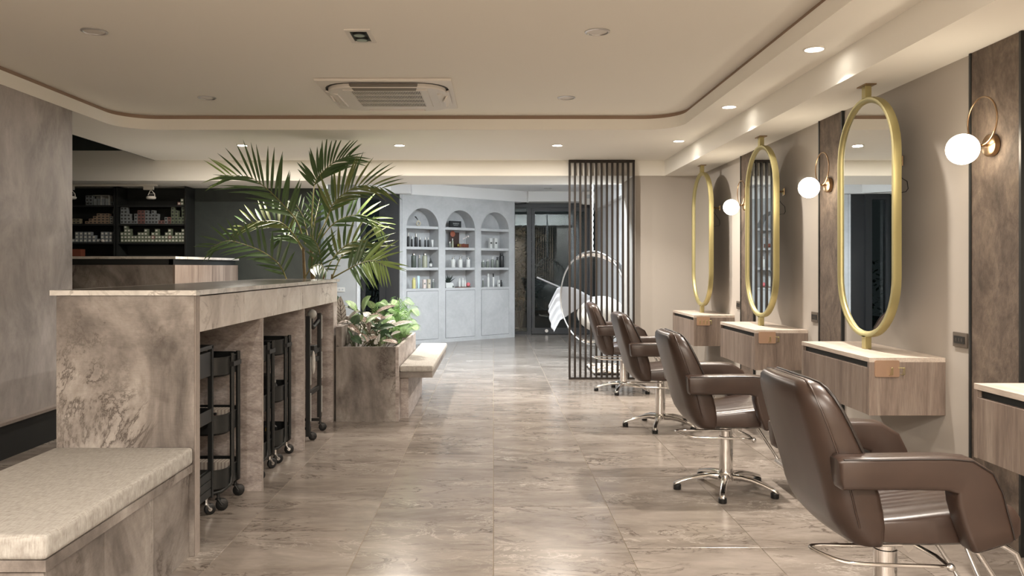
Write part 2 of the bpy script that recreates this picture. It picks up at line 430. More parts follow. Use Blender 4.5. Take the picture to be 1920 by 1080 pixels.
# back room
bc = MB().box(-5.6, 2.6, 9.89, 15.0, 2.60, 2.7).build('ceiling', M_white); struct(bc, 'white ceiling of the back room')
MB().box(0.62, 1.9, 14.35, 14.9, 2.42, 2.60).build('bulkhead', M_white, bc)
MB().box(1.84, 2.6, 9.8, 14.9, 2.28, 2.60).build('beam', M_white, bc)
wbr = MB().box(1.93, 2.05, 9.8, 14.9, 0, 2.6).build('wall_right', M_white); struct(wbr, 'white wall of the back room')
wg = MB().box(-5.6, -2.10, 12.4, 12.55, 0, 2.6).build('wall_back', M_greyw); struct(wg, 'grey wall beside the narrow dark window')
MB().box(-2.115, -2.085, 12.39, 12.55, 0, 2.6).build('corner_trim', M_white, wg)
MB().box(-2.12, -1.3, 12.55, 13.1, 2.40, 2.62).build('window_head', M_white, bc)
wq = MB().box(-5.7, -5.6, 9.9, 12.5, 0, 2.6).build('wall_far_left', M_greyw); struct(wq)

# arched cabinet wall (frame: u along the wall, w into it)
AR = (-1.477, 12.66, 0); AROT = math.atan2(0.6387, 0.7698)
arm = Matrix.Translation(AR) @ Matrix.Rotation(AROT, 4, 'Z')
H = 2.41; NI = [(0.123, 0.752), (0.888, 1.515), (1.648, 2.278)]; U1 = 2.411; ND = 0.262
cab = thing('arched_cabinet', 'grey plaster cabinet wall with three arched shelf niches and doors below', 'cabinet', AR, AROT)
mb = MB(); ZN = 0.896
edges = [0]+[(NI[i][1]+NI[i+1][0])/2 for i in (0, 1)]+[U1]
for i, (a, b) in enumerate(NI):
    e0, e1 = edges[i], edges[i+1]; r = (b-a)/2; zc = 2.196-r; m = (a+b)/2
    arc = [(m-r*math.cos(PI*k/20), 0, zc+r*math.sin(PI*k/20)) for k in range(21)]
    mb.ngon([(e0, 0, 0), (e1, 0, 0), (e1, 0, ZN), (e0, 0, ZN)])
    mb.ngon([(e0, 0, ZN), (a, 0, ZN), (a, 0, zc), (e0, 0, zc)])
    mb.ngon([(b, 0, ZN), (e1, 0, ZN), (e1, 0, zc), (b, 0, zc)])
    for k in range(20):
        p, q = arc[k], arc[k+1]; mb.ngon([p, q, (q[0], 0, H), (p[0], 0, H)])
    mb.ngon([(b, 0, zc), (e1, 0, zc), (e1, 0, H), (b, 0, H)]); mb.ngon([(e0, 0, zc), (a, 0, zc), (a, 0, H), (e0, 0, H)])
    ol = [(a, 0, ZN)]+arc+[(b, 0, ZN)]; nn = len(ol)
    A = [mb.bm.verts.new(p) for p in ol]; B = [mb.bm.verts.new((p[0], ND, p[2])) for p in ol]
    for k in range(nn): mb.bm.faces.new((A[k], A[(k+1) % nn], B[(k+1) % nn], B[k]))
    mb.bm.faces.new(B)
for q in ([(0, 0, 0), (0, 0.30, 0), (0, 0.30, H), (0, 0, H)], [(U1, 0, 0), (U1, 0.30, 0), (U1, 0.30, H), (U1, 0, H)],
          [(0, 0.30, 0), (U1, 0.30, 0), (U1, 0.30, H), (0, 0.30, H)], [(0, 0, H), (U1, 0, H), (U1, 0.30, H), (0, 0.30, H)]): mb.ngon(q)
bmesh.ops.triangulate(mb.bm, faces=[f for f in mb.bm.faces if len(f.verts) > 4])
mb.build('body', M_arch, cab, smooth=30)
SH = (1.906, 1.570, 1.235)
for i, (a, b) in enumerate(NI):
    for z in SH: MB().box(a-0.001, b+0.001, 0.012, ND, z-0.042, z).build('shelf', M_arch, cab)
    MB().box(a+0.004, b-0.004, -0.0015, 0.0, 0.066, 0.857).build('door_gap', M_dark, cab)
    MB().box(a+0.009, b-0.009, -0.004, -0.001, 0.071, 0.852).build('door', M_arch, cab)
mb = MB(); mb.box(-0.78, U1+0.33, 0.0, 0.30, H+0.001, 2.60)
bk = mb.build('bulkhead', M_white, bc); bk.location = AR; bk.rotation_euler = (0, 0, AROT)
bt = MB().box(-0.78, U1+0.33, -0.012, 0.0, H-0.004, H+0.012).build('bulkhead_edge', M_white, bc); bt.location = AR; bt.rotation_euler = (0, 0, AROT)

# window_1: tall narrow window left of the cabinet
w1 = MB()
for b in ((-2.085, -2.02, 12.62, 12.72, 0, 2.40), (-1.80, -1.70, 12.62, 12.72, 0, 2.40), (-2.02, -1.80, 12.62, 12.72, 2.31, 2.40), (-2.02, -1.80, 12.62, 12.72, 0, 0.10), (-1.70, -1.45, 12.68, 12.9, 0, 2.40)): w1.box(*b)
w1 = w1.build('window_1', M_frame); struct(w1, 'narrow dark framed window beside the arched cabinet')
MB().box(-2.02, -1.80, 12.665, 12.672, 0.10, 2.31).build('pane', M_glass, w1)
# door_1: dark glazed doors on the right of the cabinet
d1 = MB()
for b in ((0.30, 2.0, 14.74, 14.84, 2.335, 2.42), (0.62, 0.70, 14.72, 14.84, 0, 2.335), (0.30, 0.40, 14.74, 14.84, 0, 2.335), (1.76, 1.84, 14.74, 14.84, 0, 2.335), (0.40, 0.62, 14.76, 14.82, 0, 0.05)): d1.box(*b)
d1 = d1.build('door_1', M_frame); struct(d1, 'dark framed glass doors to the garden')
lf = MB()
for b in ((0.71, 0.765, 14.74, 14.79, 0.01, 2.33), (1.70, 1.755, 14.74, 14.79, 0.01, 2.33), (0.765, 1.70, 14.74, 14.79, 2.27, 2.33), (0.765, 1.70, 14.74, 14.79, 0.01, 0.12)): lf.box(*b)
lf = lf.build('door_leaf', M_frame, d1)
MB().box(0.765, 1.70, 14.762, 14.769, 0.12, 2.27).build('pane', M_glass, lf)
MB().box(0.40, 0.62, 14.785, 14.792, 0.05, 2.335).build('pane', M_glass, d1)
MB().tube([(0.80, 14.715, 1.055), (1.62, 14.715, 0.70)], 0.022, 10).build('push_bar', M_steel, d1)
MB().lathe([(0.0, 0), (0.03, 0), (0.03, 0.03), (0.0, 0.03)], 16, (0.98, 14.705, 0.07), 'y').build('door_stop', M_steel, d1)
# night garden behind the glass
gd = MB().box(-6, 6, 14.95, 24, -0.16, -0.06).build('garden_ground', plain('night_ground', (0.03, 0.03, 0.03, 1), 0.9, grain=0.3)); struct(gd, 'dark ground outside the glass')
gd2 = MB().box(-6, -1.3, 12.75, 14.95, -0.16, -0.06).build('garden_ground', gd.data.materials[0]); struct(gd2)
M_gleaf = plain('garden_leaf', rgb(30, 52, 38), 0.3)
def shrub(x, y, z0, z1, rx, ry, n, label):
    mb = MB((x, y, 0))
    for i in range(n):
        a = random.uniform(0, 2*PI); r = math.sqrt(random.random()); z = random.uniform(z0, z1)
        p = Vector((x+rx*r*math.cos(a), y+ry*r*math.sin(a), z)); d = Vector((random.uniform(-1, 1), random.uniform(-1, 1), random.uniform(-0.7, 0.5))).normalized()
        sd = d.cross(Vector((0, 0, 1))).normalized(); L = random.uniform(0.07, 0.15); w_ = L*0.28
        mb.ngon([p, p+d*L*0.5+sd*w_, p+d*L, p+d*L*0.5-sd*w_])
    root = thing('garden_shrub', label, 'shrub', (x, y, 0)); f = mb.build('foliage', M_gleaf, root); f['kind'] = 'stuff'
    s = MB((x, y, 0))
    for i in range(6):
        a = i*PI/3; s.tube([(x, y, -0.1), (x+rx*0.4*math.cos(a), y+ry*0.4*math.sin(a), z1*0.5), (x+rx*0.7*math.cos(a), y+ry*0.7*math.sin(a), z1*0.9)], 0.012, 6)
    s.build('stem', plain('bark', rgb(58, 48, 40), 0.8), root)
shrub(0.55, 16.2, 0.3, 2.1, 0.5, 0.5, 420, 'dim leafy shrub seen through the narrow glass beside the door')
shrub(-2.25, 14.3, 0.0, 1.35, 0.5, 0.5, 420, 'low dim shrub outside the narrow window')
gl = spot(0.1, 15.2, 2.6, 0.7, COOL, 0.1, 'garden_fill_light', tilt=(math.radians(25), math.radians(10)))  # added lamp without a fixture, dimly lights the shrub leaves
gl = spot(-1.9, 13.3, 2.6, 0.7, COOL, 0.1, 'garden_fill_light', tilt=(math.radians(25), 0))  # likewise added, for the shrub outside the narrow window

# ================================================================== CEILING FIXTURES
def downlight(x, y, z, lit, r, label, power=0, color=WARM, group=None, **kw):
    t = thing('downlight', label, 'light', (x, y, z), 0, group)
    m = MB(); m.lathe([(r*0.78, 0.03), (r*0.78, -0.001), (r*0.86, -0.007), (r, -0.004), (r, 0.002)], 32, cap=False)
    m.build('trim_ring', M_acw if lit else M_steel, t, smooth=50)
    MB().lathe([(r*0.80, -0.0015), (r*0.4, -0.003), (0.001, -0.0035)], 32, cap=False).build('lens', (M_lit if color == WARM else M_litcool) if lit else M_acw, t, smooth=60)
    if power: spot(x, y, z-0.012, power, color, r*0.75, parent=t, **kw)
    return t
for i, y in enumerate((-0.45, 1.15, 2.75, 4.35, 5.92, 7.53)):
    lab = ['lit downlight in the soffit behind the camera', 'lit downlight in the soffit over the first chairs', 'lit soffit downlight over the chair at the picture edge', 'lit soffit downlight above the large mirror with the dark doorway reflection', 'lit soffit downlight before the mirror reflecting black slats', 'lit soffit downlight by the corner of the room'][i]
    downlight(1.745, y, ZS, True, 0.058, lab, P_SOFFIT, spread=122, tilt=(0, math.radians(13)))
for i, x in enumerate((-2.45, -0.915, 0.624)):
    lab = ['lit soffit downlight above the reception counter end', 'lit soffit downlight right of the palm', 'lit soffit downlight beside the slat screen'][i]
    downlight(x, 7.80, ZS, True, 0.058, lab, P_BACK)
for x, y, lab in ((-2.22, 4.45, 'unlit round downlight over the stone counter, nearer the camera'), (0.58, 4.46, 'unlit round downlight in the ceiling nearer the mirrors and camera'), (-2.22, 6.2, 'small unlit round downlight over the far end of the counter'), (0.566, 6.2, 'small unlit round downlight right of the air conditioner')):
    downlight(x, y, ZC, False, 0.07, lab)
for i, (x, y) in enumerate(((-2.3, -1.0), (-0.8, -1.0), (0.6, -1.0), (-2.3, -2.3), (-0.8, -2.3), (0.6, -2.3))):  # added fill lamps out of view, lifting the ambient light
    downlight(x, y, ZC, True, 0.06, 'added unseen fill downlight behind the camera, ' + ('front' if i < 3 else 'rear') + ' row, ' + ('concrete wall side', 'middle', 'mirror side')[i % 3], P_REAR_FILL, group='added fill downlights behind the camera')
for i, (x, y) in enumerate(((0.35, 10.3), (0.95, 10.3), (-1.0, 10.3), (1.5, 10.3))):
    downlight(x, y, 2.60, True, 0.14, 'large round cool white ceiling light behind the beam, ' + ('facing the arches', 'before the garden door', 'by the narrow window', 'by the hanging chair')[i], P_COOL, COOL, 'cool ceiling lights of the back room')
downlight(0.94, 13.8, 2.60, False, 0.07, 'unlit round downlight in the white back room ceiling')
# square twin spot
t = thing('twin_downlight', 'recessed rectangular twin spot, unlit, black inside', 'light', (-0.753, 4.54, ZC))
m = MB(); X, Y = 0.072, 0.128; x, y = 0.048, 0.098
for b in ((-X, X, -Y, -y), (-X, X, y, Y), (-X, -x, -y, y), (x, X, -y, y)): m.box(*b, -0.006, 0.004)
m.build('frame', M_acw, t); MB().box(-x, x, -y, y, -0.0015, 0.0).build('recess', M_blackpl, t)
for yy in (-0.046, 0.046):
    l = MB().lathe([(0.038, -0.012), (0.038, -0.002)], 24, (0, yy, 0)).build('lamp', M_black, t, smooth=40)
    MB().lathe([(0.030, -0.0135), (0.012, -0.0125), (0.001, -0.0125)], 20, (0, yy, 0), cap=False).build('reflector', M_steel, l, smooth=60)
# air conditioner cassette
t = thing('ceiling_air_conditioner', 'white four way cassette air conditioner in the ceiling', 'air conditioner', (-0.77, 6.04, ZC))
MB().box(-0.48, 0.48, -0.49, 0.49, -0.022, 0.0, b=0.008).build('panel', M_acw, t, smooth=40)
o = rrect(0.425, 0.425, 0.19, 6)
MB().loft([[(a*s, b*s, z) for a, b in o] for s, z in ((1.0, -0.020), (1.0, -0.045), (0.985, -0.052))]).build('body', M_acw, t, smooth=40)
o2 = rrect(0.445, 0.445, 0.21, 6)
MB().prism([(a, b, -0.0235) for a, b in o2], (0, 0, 0.004)).build('slot', M_acd, t)
for k, rot in enumerate((0, PI/2, PI, -PI/2)):
    op = 0.035 if k != 0 else 0.012
    f = MB().prism([(-0.24, -0.445, -0.030), (-0.22, -0.36, -0.052), (0.22, -0.36, -0.052), (0.24, -0.445, -0.030)], (0, -0.004, -0.010)).build('louver', M_acw if k else M_acs, t)
    f.rotation_euler = (0, 0, rot); f.location = (0, 0, -0.001)
    if k in (1, 3):
        f2 = MB().prism([(-0.13, -0.43, -0.034), (-0.11, -0.40, -0.085), (0.11, -0.40, -0.085), (0.13, -0.43, -0.034)], (0, -0.012, 0)).build('louver', M_acw, t); f2.rotation_euler = (0, 0, rot)
MB().box(-0.25, 0.25, -0.34, 0.21, -0.0555, -0.051).build('grille_back', M_acd, t)
m = MB()
for i in range(42):
    xx = -0.245+0.49*i/41; m.box(xx-0.0022, xx+0.0022, -0.34, 0.21, -0.060, -0.0555)
for i in range(5):
    yy = -0.34+0.55*i/4; m.box(-0.25, 0.25, yy-0.004, yy+0.004, -0.061, -0.0555)
g = m.build('grille', M_acw, t); g['kind'] = 'stuff'
m = MB()
for b in ((-0.30, -0.25, -0.36, 0.23), (0.25, 0.30, -0.36, 0.23), (-0.25, 0.25, -0.36, -0.34), (-0.25, 0.25, 0.21, 0.23)): m.box(*b, -0.060, -0.052)
m.build('grille_frame', M_acw, t)
# ================================================================== LEFT: ISLAND, BENCH, RECEPTION
isl = thing('styling_island', 'stone look island counter with open bays for rolling trolleys', 'counter', (-1.6, 5.0, 0)); O = (-1.6, 5.0, 0)
MB(O).box(-1.885, -1.29, 3.45, 3.508, 0, 1.125, b=0.002).build('end_panel', M_lam, isl)
MB(O).box(-1.289, -1.286, 3.452, 3.506, 0, 1.125).build('panel_edge', M_edge, isl)
for y in (4.452, 5.432):
    d = MB(O).box(-1.86, -1.288, y, y+0.026, 0, 0.962).build('divider', M_lam2, isl)
    MB(O).box(-1.2885, -1.2865, y, y+0.026, 0, 0.962).build('divider_edge', M_edge, d)
d = MB(O).box(-1.86, -1.288, 6.425, 6.60, 0, 0.962).build('divider', M_lam2, isl)
MB(O).box(-1.2885, -1.2865, 6.425, 6.445, 0, 0.962).build('divider_edge', M_edge, d)
MB(O).box(-1.885, -1.86, 3.508, 6.60, 0, 1.125).build('back_panel', M_lam2, isl)
MB(O).box(-1.86, -1.312, 3.508, 6.60, 0.962, 1.118).build('drawer_carcass', M_dark, isl)
ys = [3.510, 4.140, 4.770, 5.400, 6.600]
for a, b in zip(ys, ys[1:]):
    MB(O).box(-1.311, -1.288, a+0.002, b-0.002, 0.963, 1.120, b=0.0015, seg=1).build('drawer', M_lamL, isl)
wt = MB().box(-1.907, -1.277, 3.439, 6.644, 1.126, 1.1475).build('worktop', M_topstone)
m = MB()
for b in ((-1.908, -1.276, 3.438, 3.4388), (-1.2768, -1.276, 3.438, 6.645), (-1.908, -1.9072, 3.438, 6.645), (-1.908, -1.276, 6.6442, 6.645)): m.box(*b, 1.126, 1.148)
m.build('pale_edge_band', M_marble, wt)
tag(wt, 'long glossy brown stone worktop with pale marble edge on the island', 'worktop')
# front bench
O = (-1.6, 2.88, 0)
bn = thing('bench', 'stone look box bench under the linen cushion', 'bench', O)
MB(O).box(-1.886, -1.297, 2.318, 3.449, 0.364, 0.398, b=0.001).build('seat_board', M_lam, bn)
MB(O).box(-1.86, -1.34, 2.36, 3.449, 0.0, 0.364).build('carcass', M_dark, bn)
for a, b in ((2.35, 2.697), (2.697, 3.09), (3.09, 3.449)):
    MB(O).box(-1.34, -1.312, a+0.0015, b-0.0015, 0.0, 0.356).build('front_panel', M_lam, bn)
MB(O).box(-1.86, -1.312, 2.335, 2.35, 0.0, 0.356).build('end_panel', M_lam, bn)
c = MB((-1.6, 2.88, 0.4)).box(-1.89, -1.292, 2.31, 3.447, 0.399, 0.473, b=0.018, seg=3).build('seat_cushion', M_linen, smooth=60)
c.location = (-1.6, 2.88, 0.4); tag(c, 'long beige linen seat cushion on the bench against the island end', 'cushion')
# planter with bench seat
O = (-1.0, 7.2, 0)
pl = thing('planter', 'stone look planter box full of leafy plants beside the island', 'planter', O)
MB(O).box(-1.272, -0.79, 6.46, 6.49, 0, 0.602).build('front_panel', M_lam, pl)
MB(O).box(-0.79, -0.765, 6.46, 7.88, 0, 0.602).build('side_panel', M_lam2, pl)
MB(O).box(-1.272, -0.79, 7.855, 7.88, 0, 0.602).build('rear_panel', M_lam2, pl)
MB(O).box(-1.272, -1.225, 6.462, 7.88, 0.602, 0.765).build('raised_panel', M_lam, pl)
MB(O).box(-1.272, -1.247, 6.49, 7.855, 0, 0.602).build('inner_panel', M_lam2, pl)
MB(O).box(-1.225, -0.79, 6.49, 7.855, 0.40, 0.50).build('soil', M_soil, pl)
O = (-1.6, 7.2, 0)
pp = thing('palm_planter', 'tall stone look planter box behind the island holding the palm', 'planter', O)
for b in ((-1.90, -1.275, 6.66, 6.69), (-1.90, -1.275, 7.82, 7.85), (-1.90, -1.87, 6.69, 7.82), (-1.305, -1.275, 6.69, 7.82)):
    MB(O).box(*b, 0, 0.765).build('side_panel', M_lam2, pp)
MB(O).box(-1.87, -1.305, 6.69, 7.82, 0.5, 0.70).build('soil', M_soil, pp)
O = (-0.6, 7.4, 0)
sb = thing('planter_bench', 'cantilever bench board along the planter side', 'bench', O)
MB(O).box(-0.764, -0.497, 6.52, 8.42, 0.345, 0.392, b=0.001).build('seat_board', M_lam, sb)
MB(O).box(-0.764, -0.70, 6.60, 7.86, 0.0, 0.345).build('support', M_lam2, sb)
c = MB((-0.6, 7.4, 0.4)).box(-0.763, -0.488, 6.50, 8.44, 0.393, 0.446, b=0.016, seg=3).build('seat_cushion', M_linen, smooth=60)
c.location = (-0.6, 7.4, 0.4); tag(c, 'narrow beige linen cushion on the bench beside the planter', 'cushion')
# reception counter
O = (-4.0, 8.4, 0)
rc = thing('reception_counter', 'tall stone look reception counter with a pale stone top', 'counter', O)
MB(O).box(-5.3, -3.085, 7.70, 7.74, 0, 1.267).build('front_panel', M_lam, rc)
MB(O).box(-3.085, -3.065, 7.70, 9.60, 0, 1.267).build('side_panel', M_wood, rc)
MB(O).box(-5.3, -3.10, 7.74, 7.80, 1.267, 1.325).build('recess_band', M_dark, rc)
MB(O).box(-3.14, -3.095, 7.74, 9.60, 1.267, 1.325).build('recess_band', M_dark, rc)
mb = MB(O); mb.prism([(-5.3, 7.69, 1.325), (-3.055, 7.69, 1.325), (-3.055, 9.61, 1.325), (-3.5, 9.61, 1.325), (-3.5, 8.1, 1.325), (-5.3, 8.1, 1.325)], (0, 0, 0.024))
mb.build('countertop', M_marble, rc)
# product shelves on the charcoal wall
ZSH = (1.983, 1.762, 1.541)
for x0, x1, lab in ((-5.55, -4.50, 'black built in product shelf stacked with orange boxes and silver cartons'), (-4.49, -3.655, 'black built in product shelf stacked with small labelled boxes, beside the charcoal wall')):
    O = ((x0+x1)/2, 9.66, 0); u = thing('product_shelf', lab, 'shelf', O)
    MB(O).box(x0, x1, 9.775, 9.799, 0, 2.205).build('back_panel', M_dark, u)
    for x in (x0, x1-0.02): MB(O).box(x, x+0.02, 9.52, 9.775, 0, 2.205).build('side_panel', M_dark, u)
    for z in ZSH+(1.30, 0.9): MB(O).box(x0+0.02, x1-0.02, 9.53, 9.775, z-0.022, z).build('board', M_dark, u)
    MB(O).box(x0+0.02, x1-0.02, 9.53, 9.775, 0, 0.878).build('lower_cabinet', M_dark, u)
ORD = 'first second third fourth fifth sixth seventh eighth ninth tenth eleventh twelfth thirteenth fourteenth fifteenth sixteenth seventeenth eighteenth nineteenth twentieth'.split()
M_bx = {k: plain('carton_'+k, rgb(*c), 0.6) for k, c in dict(grey=(112, 118, 120), silver=(128, 134, 137), red=(128, 92, 88), green=(106, 116, 98), orange=(148, 128, 110), tan=(138, 130, 108), white=(160, 160, 156)).items()}
M_lbl = {k: plain('label_'+k, rgb(*c), 0.6) for k, c in dict(dark=(50, 52, 54), pale=(214, 214, 206), green=(92, 116, 84)).items()}
def carton_proto(key, w, h, lk):
    b = MB().box(-w/2, w/2, -0.03, 0.03, 0, h, b=0.001, seg=1).build('carton', M_bx[key])
    MB().box(-w*0.30, w*0.30, -0.0306, -0.03, h*0.28, h*0.74).build('label_patch', M_lbl[lk], b)
    return b
PROTO = {}
def stack_row(cols, z, w, h, keyf, rowname, group, y=9.585, lk='dark'):
    for ci, (x, nn) in enumerate(cols):
        for j in range(nn):
            key = keyf(ci, j); pk = (key, w, h, lk)
            if pk not in PROTO: o = carton_proto(*pk); PROTO[pk] = o
            else: o = copy_tree(PROTO[pk])
            o.location = (x, y+random.uniform(-0.006, 0.006), z+j*(h+0.0006)+0.0005)
            tag(o, f'{key} carton, {ORD[j]} up in the {ORD[ci]} stack from left, {rowname}', 'box', group)
A6 = lambda c: -4.4742+0.0008261*c
cols2 = [(48, 5), (97, 5), (146, 3), (200, 1), (245, 3), (297, 4), (350, 4), (402, 4), (450, 3), (495, 4), (545, 3), (592, 1), (640, 1), (682, 2), (730, 2), (780, 5), (832, 4), (882, 2), (930, 5)]
stack_row([(A6(c), n) for c, n in cols2], ZSH[1], 0.0385, 0.0395, lambda c, j: 'red' if c in (5, 6, 11, 12, 14) else ('green' if c > 14 else 'silver'), 'middle shelf by the charcoal wall', 'cartons on the middle shelf', lk='dark')
cols3 = [(48, 3), (100, 5), (148, 4), (198, 2), (245, 2), (297, 3), (345, 3), (392, 4), (442, 2), (492, 3), (545, 4), (592, 2), (640, 2), (690, 3), (738, 4), (785, 2), (835, 3), (885, 3), (930, 4)]
stack_row([(A6(c), n) for c, n in cols3], ZSH[2], 0.0385, 0.0395, lambda c, j: 'red' if (c in (9, 14) and j == 1) else 'green', 'lower shelf by the charcoal wall', 'cartons on the lower shelf', lk='pale')
stack_row([(A6(870), 1), (A6(915), 2)], ZSH[0], 0.0385, 0.0395, lambda c, j: 'red' if c == 0 else 'green', 'top shelf by the charcoal wall', 'cartons on the top shelf', lk='pale')
A5 = lambda c, w=52: -5.0668+0.0008261*(c+w/2)
stack_row([(A5(c), n) for c, n in [(48, 2), (105, 2), (230, 1), (288, 2), (347, 3), (405, 4), (465, 4), (525, 4)]], ZSH[1], 0.046, 0.030, lambda c, j: 'orange' if c > 1 else 'tan', 'middle shelf behind the reception', 'orange cartons behind the reception', lk='dark')
stack_row([(A5(592, 40), 3), (A5(637, 40), 6)], ZSH[1], 0.034, 0.030, lambda c, j: 'white', 'middle shelf next to the upright', 'white cartons behind the reception', lk='dark')
stack_row([(A5(c, 48), n) for c, n in [(35, 1), (88, 3), (148, 3), (210, 3), (270, 3), (333, 2), (395, 1), (457, 3), (517, 3), (577, 3), (640, 4)]], ZSH[2], 0.040, 0.041, lambda c, j: 'silver', 'lower shelf behind the reception', 'silver cartons behind the reception', lk='pale')
stack_row([(A5(240, 48), 3), (A5(292, 48), 3), (A5(600, 40), 1), (A5(640, 40), 1)], ZSH[0], 0.040, 0.0395, lambda c, j: 'grey', 'top shelf behind the reception', 'grey cartons behind the reception', lk='dark')
O = (-4.684, 9.60, ZSH[0]); t = thing('display_case', 'small white open case holding cartons on the top shelf', 'display case', O)
m = MB(); m.box(-0.10, 0.10, -0.05, 0.05, 0.112, 0.122); m.box(0.09, 0.10, -0.05, 0.05, 0.0, 0.112); m.box(-0.005, 0.005, -0.05, 0.05, 0, 0.112); m.box(-0.10, 0.10, 0.04, 0.05, 0, 0.112)
m.build('case', M_bx['white'], t)
for i in range(4):
    for j in range(2): MB().box(-0.09+i*0.047, -0.054+i*0.047, -0.046, 0.03, 0.001+j*0.040, 0.039+j*0.040).build('inner_carton', M_bx['silver'], t)
bk_ = MB((-4.984, 9.60, 1.30)).box(-5.035, -4.927, 9.55, 9.66, 1.30, 1.46, b=0.004).build('book', plain('red_brown_cover', rgb(120, 66, 48), 0.6)); bk_.location = (-4.984, 9.60, 1.30)
tag(bk_, 'red brown upright folder beside the reception counter top', 'folder')
sh_ = MB().sphere((0, 0, 0.018), 0.018, 12, 8, (1.5, 1, 1)).build('seashell', M_marble, smooth=60); sh_.location = (-4.656, 9.535, 1.5412)
tag(sh_, 'small pale shell ornament on the lower shelf edge', 'ornament')
sh_.location.z = 1.5412
# track light in front of the shelves
tr = thing('track_rail', 'pale ceiling track rail in front of the product shelves', 'track light', (-4.5, 9.35, 2.21))
MB().box(-1.0, 0.57, -0.018, 0.018, -0.022, 0.0).build('rail', M_acw, tr)
for x, lab in ((-4.93, 'pale track spotlight next to the concrete wall'), (-4.0, 'pale track spotlight in front of the shelves at the rail end')):
    s = thing('track_spotlight', lab, 'spotlight', (x, 9.35, 2.187))
    MB().box(-0.085, 0.03, -0.018, 0.018, -0.040, 0.0, b=0.002).build('driver_box', M_acw, s)
    m = MB()
    m.tube([(-0.005, 0, -0.04), (-0.035, 0, -0.10)], 0.005, 6); m.tube([(0.0, 0, -0.04), (0.04, 0, -0.085), (0.045, 0, -0.13)], 0.005, 6); m.tube([(-0.025, 0, -0.087), (0.042, 0, -0.087)], 0.003, 6)
    m.build('bracket', M_acw, s)
    MB().lathe([(0.038, -0.15), (0.052, -0.142), (0.055, -0.125), (0.04, -0.112)], 20).build('head', M_acw, s, smooth=40)

# ================================================================== ROLLING TROLLEYS
def caster(parent, x, y, zf, r=0.031, fork=None, ang=0.0):
    c = bpy.data.objects.new('caster', None)
    m = MB(); m.lathe([(0.008, zf), (0.008, r*1.9)], 8, (x, y, 0)); 
    dx, dy = math.cos(ang), math.sin(ang)
    cx, cyy = x+dx*0.018, y+dy*0.018
    px, py = -dy, dx
    for s in (-1, 1):
        m.tube([(x+px*0.012*s, y+py*0.012*s, r*1.95), (cx+px*0.014*s, cyy+py*0.014*s, r)], 0.005, 6)
    m.lathe([(0.016, r*1.85), (0.016, r*2.05)], 10, (x, y, 0))
    f = m.build('caster', fork or M_blackpl, parent, smooth=40)
    w = MB(); q = Matrix.Rotation(ang, 4, 'Z')
    for a, b in ((r*0.85, -0.011), (r, -0.007)): pass
    w.lathe([(r*0.8, -0.011), (r, -0.007), (r, 0.007), (r*0.8, 0.011)], 20, axis='y')
    bmesh.ops.transform(w.bm, matrix=Matrix.Translation((cx, cyy, r)) @ q, verts=w.bm.verts)
    w.build('wheel', M_blackpl, f, smooth=40)
    h = MB(); h.lathe([(r*0.35, -0.0125), (r*0.35, 0.0125)], 12, axis='y')
    bmesh.ops.transform(h.bm, matrix=Matrix.Translation((cx, cyy, r)) @ q, verts=h.bm.verts)
    h.build('hub', fork or M_steel, f)
    return f
def basket_cart(x, y, label, fork, angs, hx=0.21, hy=0.165):
    t = thing('basket_trolley', label, 'trolley', (x, y, 0), 0, 'black basket trolleys in the island bays')
    for z0, z1 in ((0.684, 0.785), (0.386, 0.490), (0.104, 0.210)):
        ou = rrect(hx, hy, 0.085, 6); inn = rrect(hx-0.004, hy-0.004, 0.081, 6); ou2 = rrect(hx-0.010, hy-0.010, 0.078, 6); lip = rrect(hx+0.004, hy+0.004, 0.088, 6)
        MB().loft([[(a, b, z) for a, b in p] for p, z in ((ou2, z0), (ou, z0+0.01), (ou, z1-0.006), (lip, z1-0.005), (lip, z1), (inn, z1), (inn, z0+0.012))]).build('basket', M_black, t, smooth=40)
    for sx in (-1, 1):
        for sy in (-1, 1):
            MB().tube([(sx*(hx+0.008), sy*0.05, 0.80), (sx*(hx+0.008), sy*0.05, 0.16), (sx*(hx+0.004), sy*0.062, 0.118), (sx*(hx-0.03), sy*0.11, 0.092), (sx*(hx-0.07), sy*0.14, 0.088), (0, sy*0.145, 0.088)], 0.012, 8).build('post', M_black, t, smooth=50)
        MB().box(sx*(hx+0.008)-0.014, sx*(hx+0.008)+0.014, -0.062, 0.062, 0.73, 0.755).build('handle_clamp', M_blackpl, t)
    for k, (sx, sy) in enumerate(((1, -1), (1, 1), (-1, -1), (-1, 1))):
        caster(t, sx*(hx-0.035), sy*(hy-0.03), 0.088, 0.031, fork, angs[k])
    return t
basket_cart(-1.585, 4.235, 'black three basket trolley holding striped paper, under the island bay nearest the bench', M_blackpl, (0.3, 0.2, 2, 2.4))
basket_cart(-1.56, 4.815, 'black three basket trolley in the middle bay, beside the near divider', M_steel, (0.4, 0.9, 2, 2.4))
basket_cart(-1.56, 5.215, 'black three basket trolley in the middle bay holding black bottles, beside the far divider', M_steel, (0.5, 0.2, 2, 2.4))
t = NT('striped_paper'); v = t.coords((1, 1, 1), False)
wv = t.n('ShaderNodeTexWave'); wv.inputs['Scale'].default_value = 17; wv.bands_direction = 'X'; t.l(v, wv.inputs[0])
t.set(t.ramp(wv.outputs['Fac'], [(0.0, rgb(110, 90, 84)), (0.12, rgb(196, 188, 178)), (1, rgb(200, 192, 182))]), 0.8); M_stripe = t.m
for z, lab in ((0.398, 'pleated striped paper pack in the middle basket of the first trolley'), (0.116, 'pleated striped paper pack in the bottom basket of the first trolley')):
    p = MB().box(-0.185, 0.165, 0.045, 0.125, 0, 0.085).build('paper_pack', M_stripe); p.location = (-1.585, 4.235, z+0.001); tag(p, lab, 'paper')
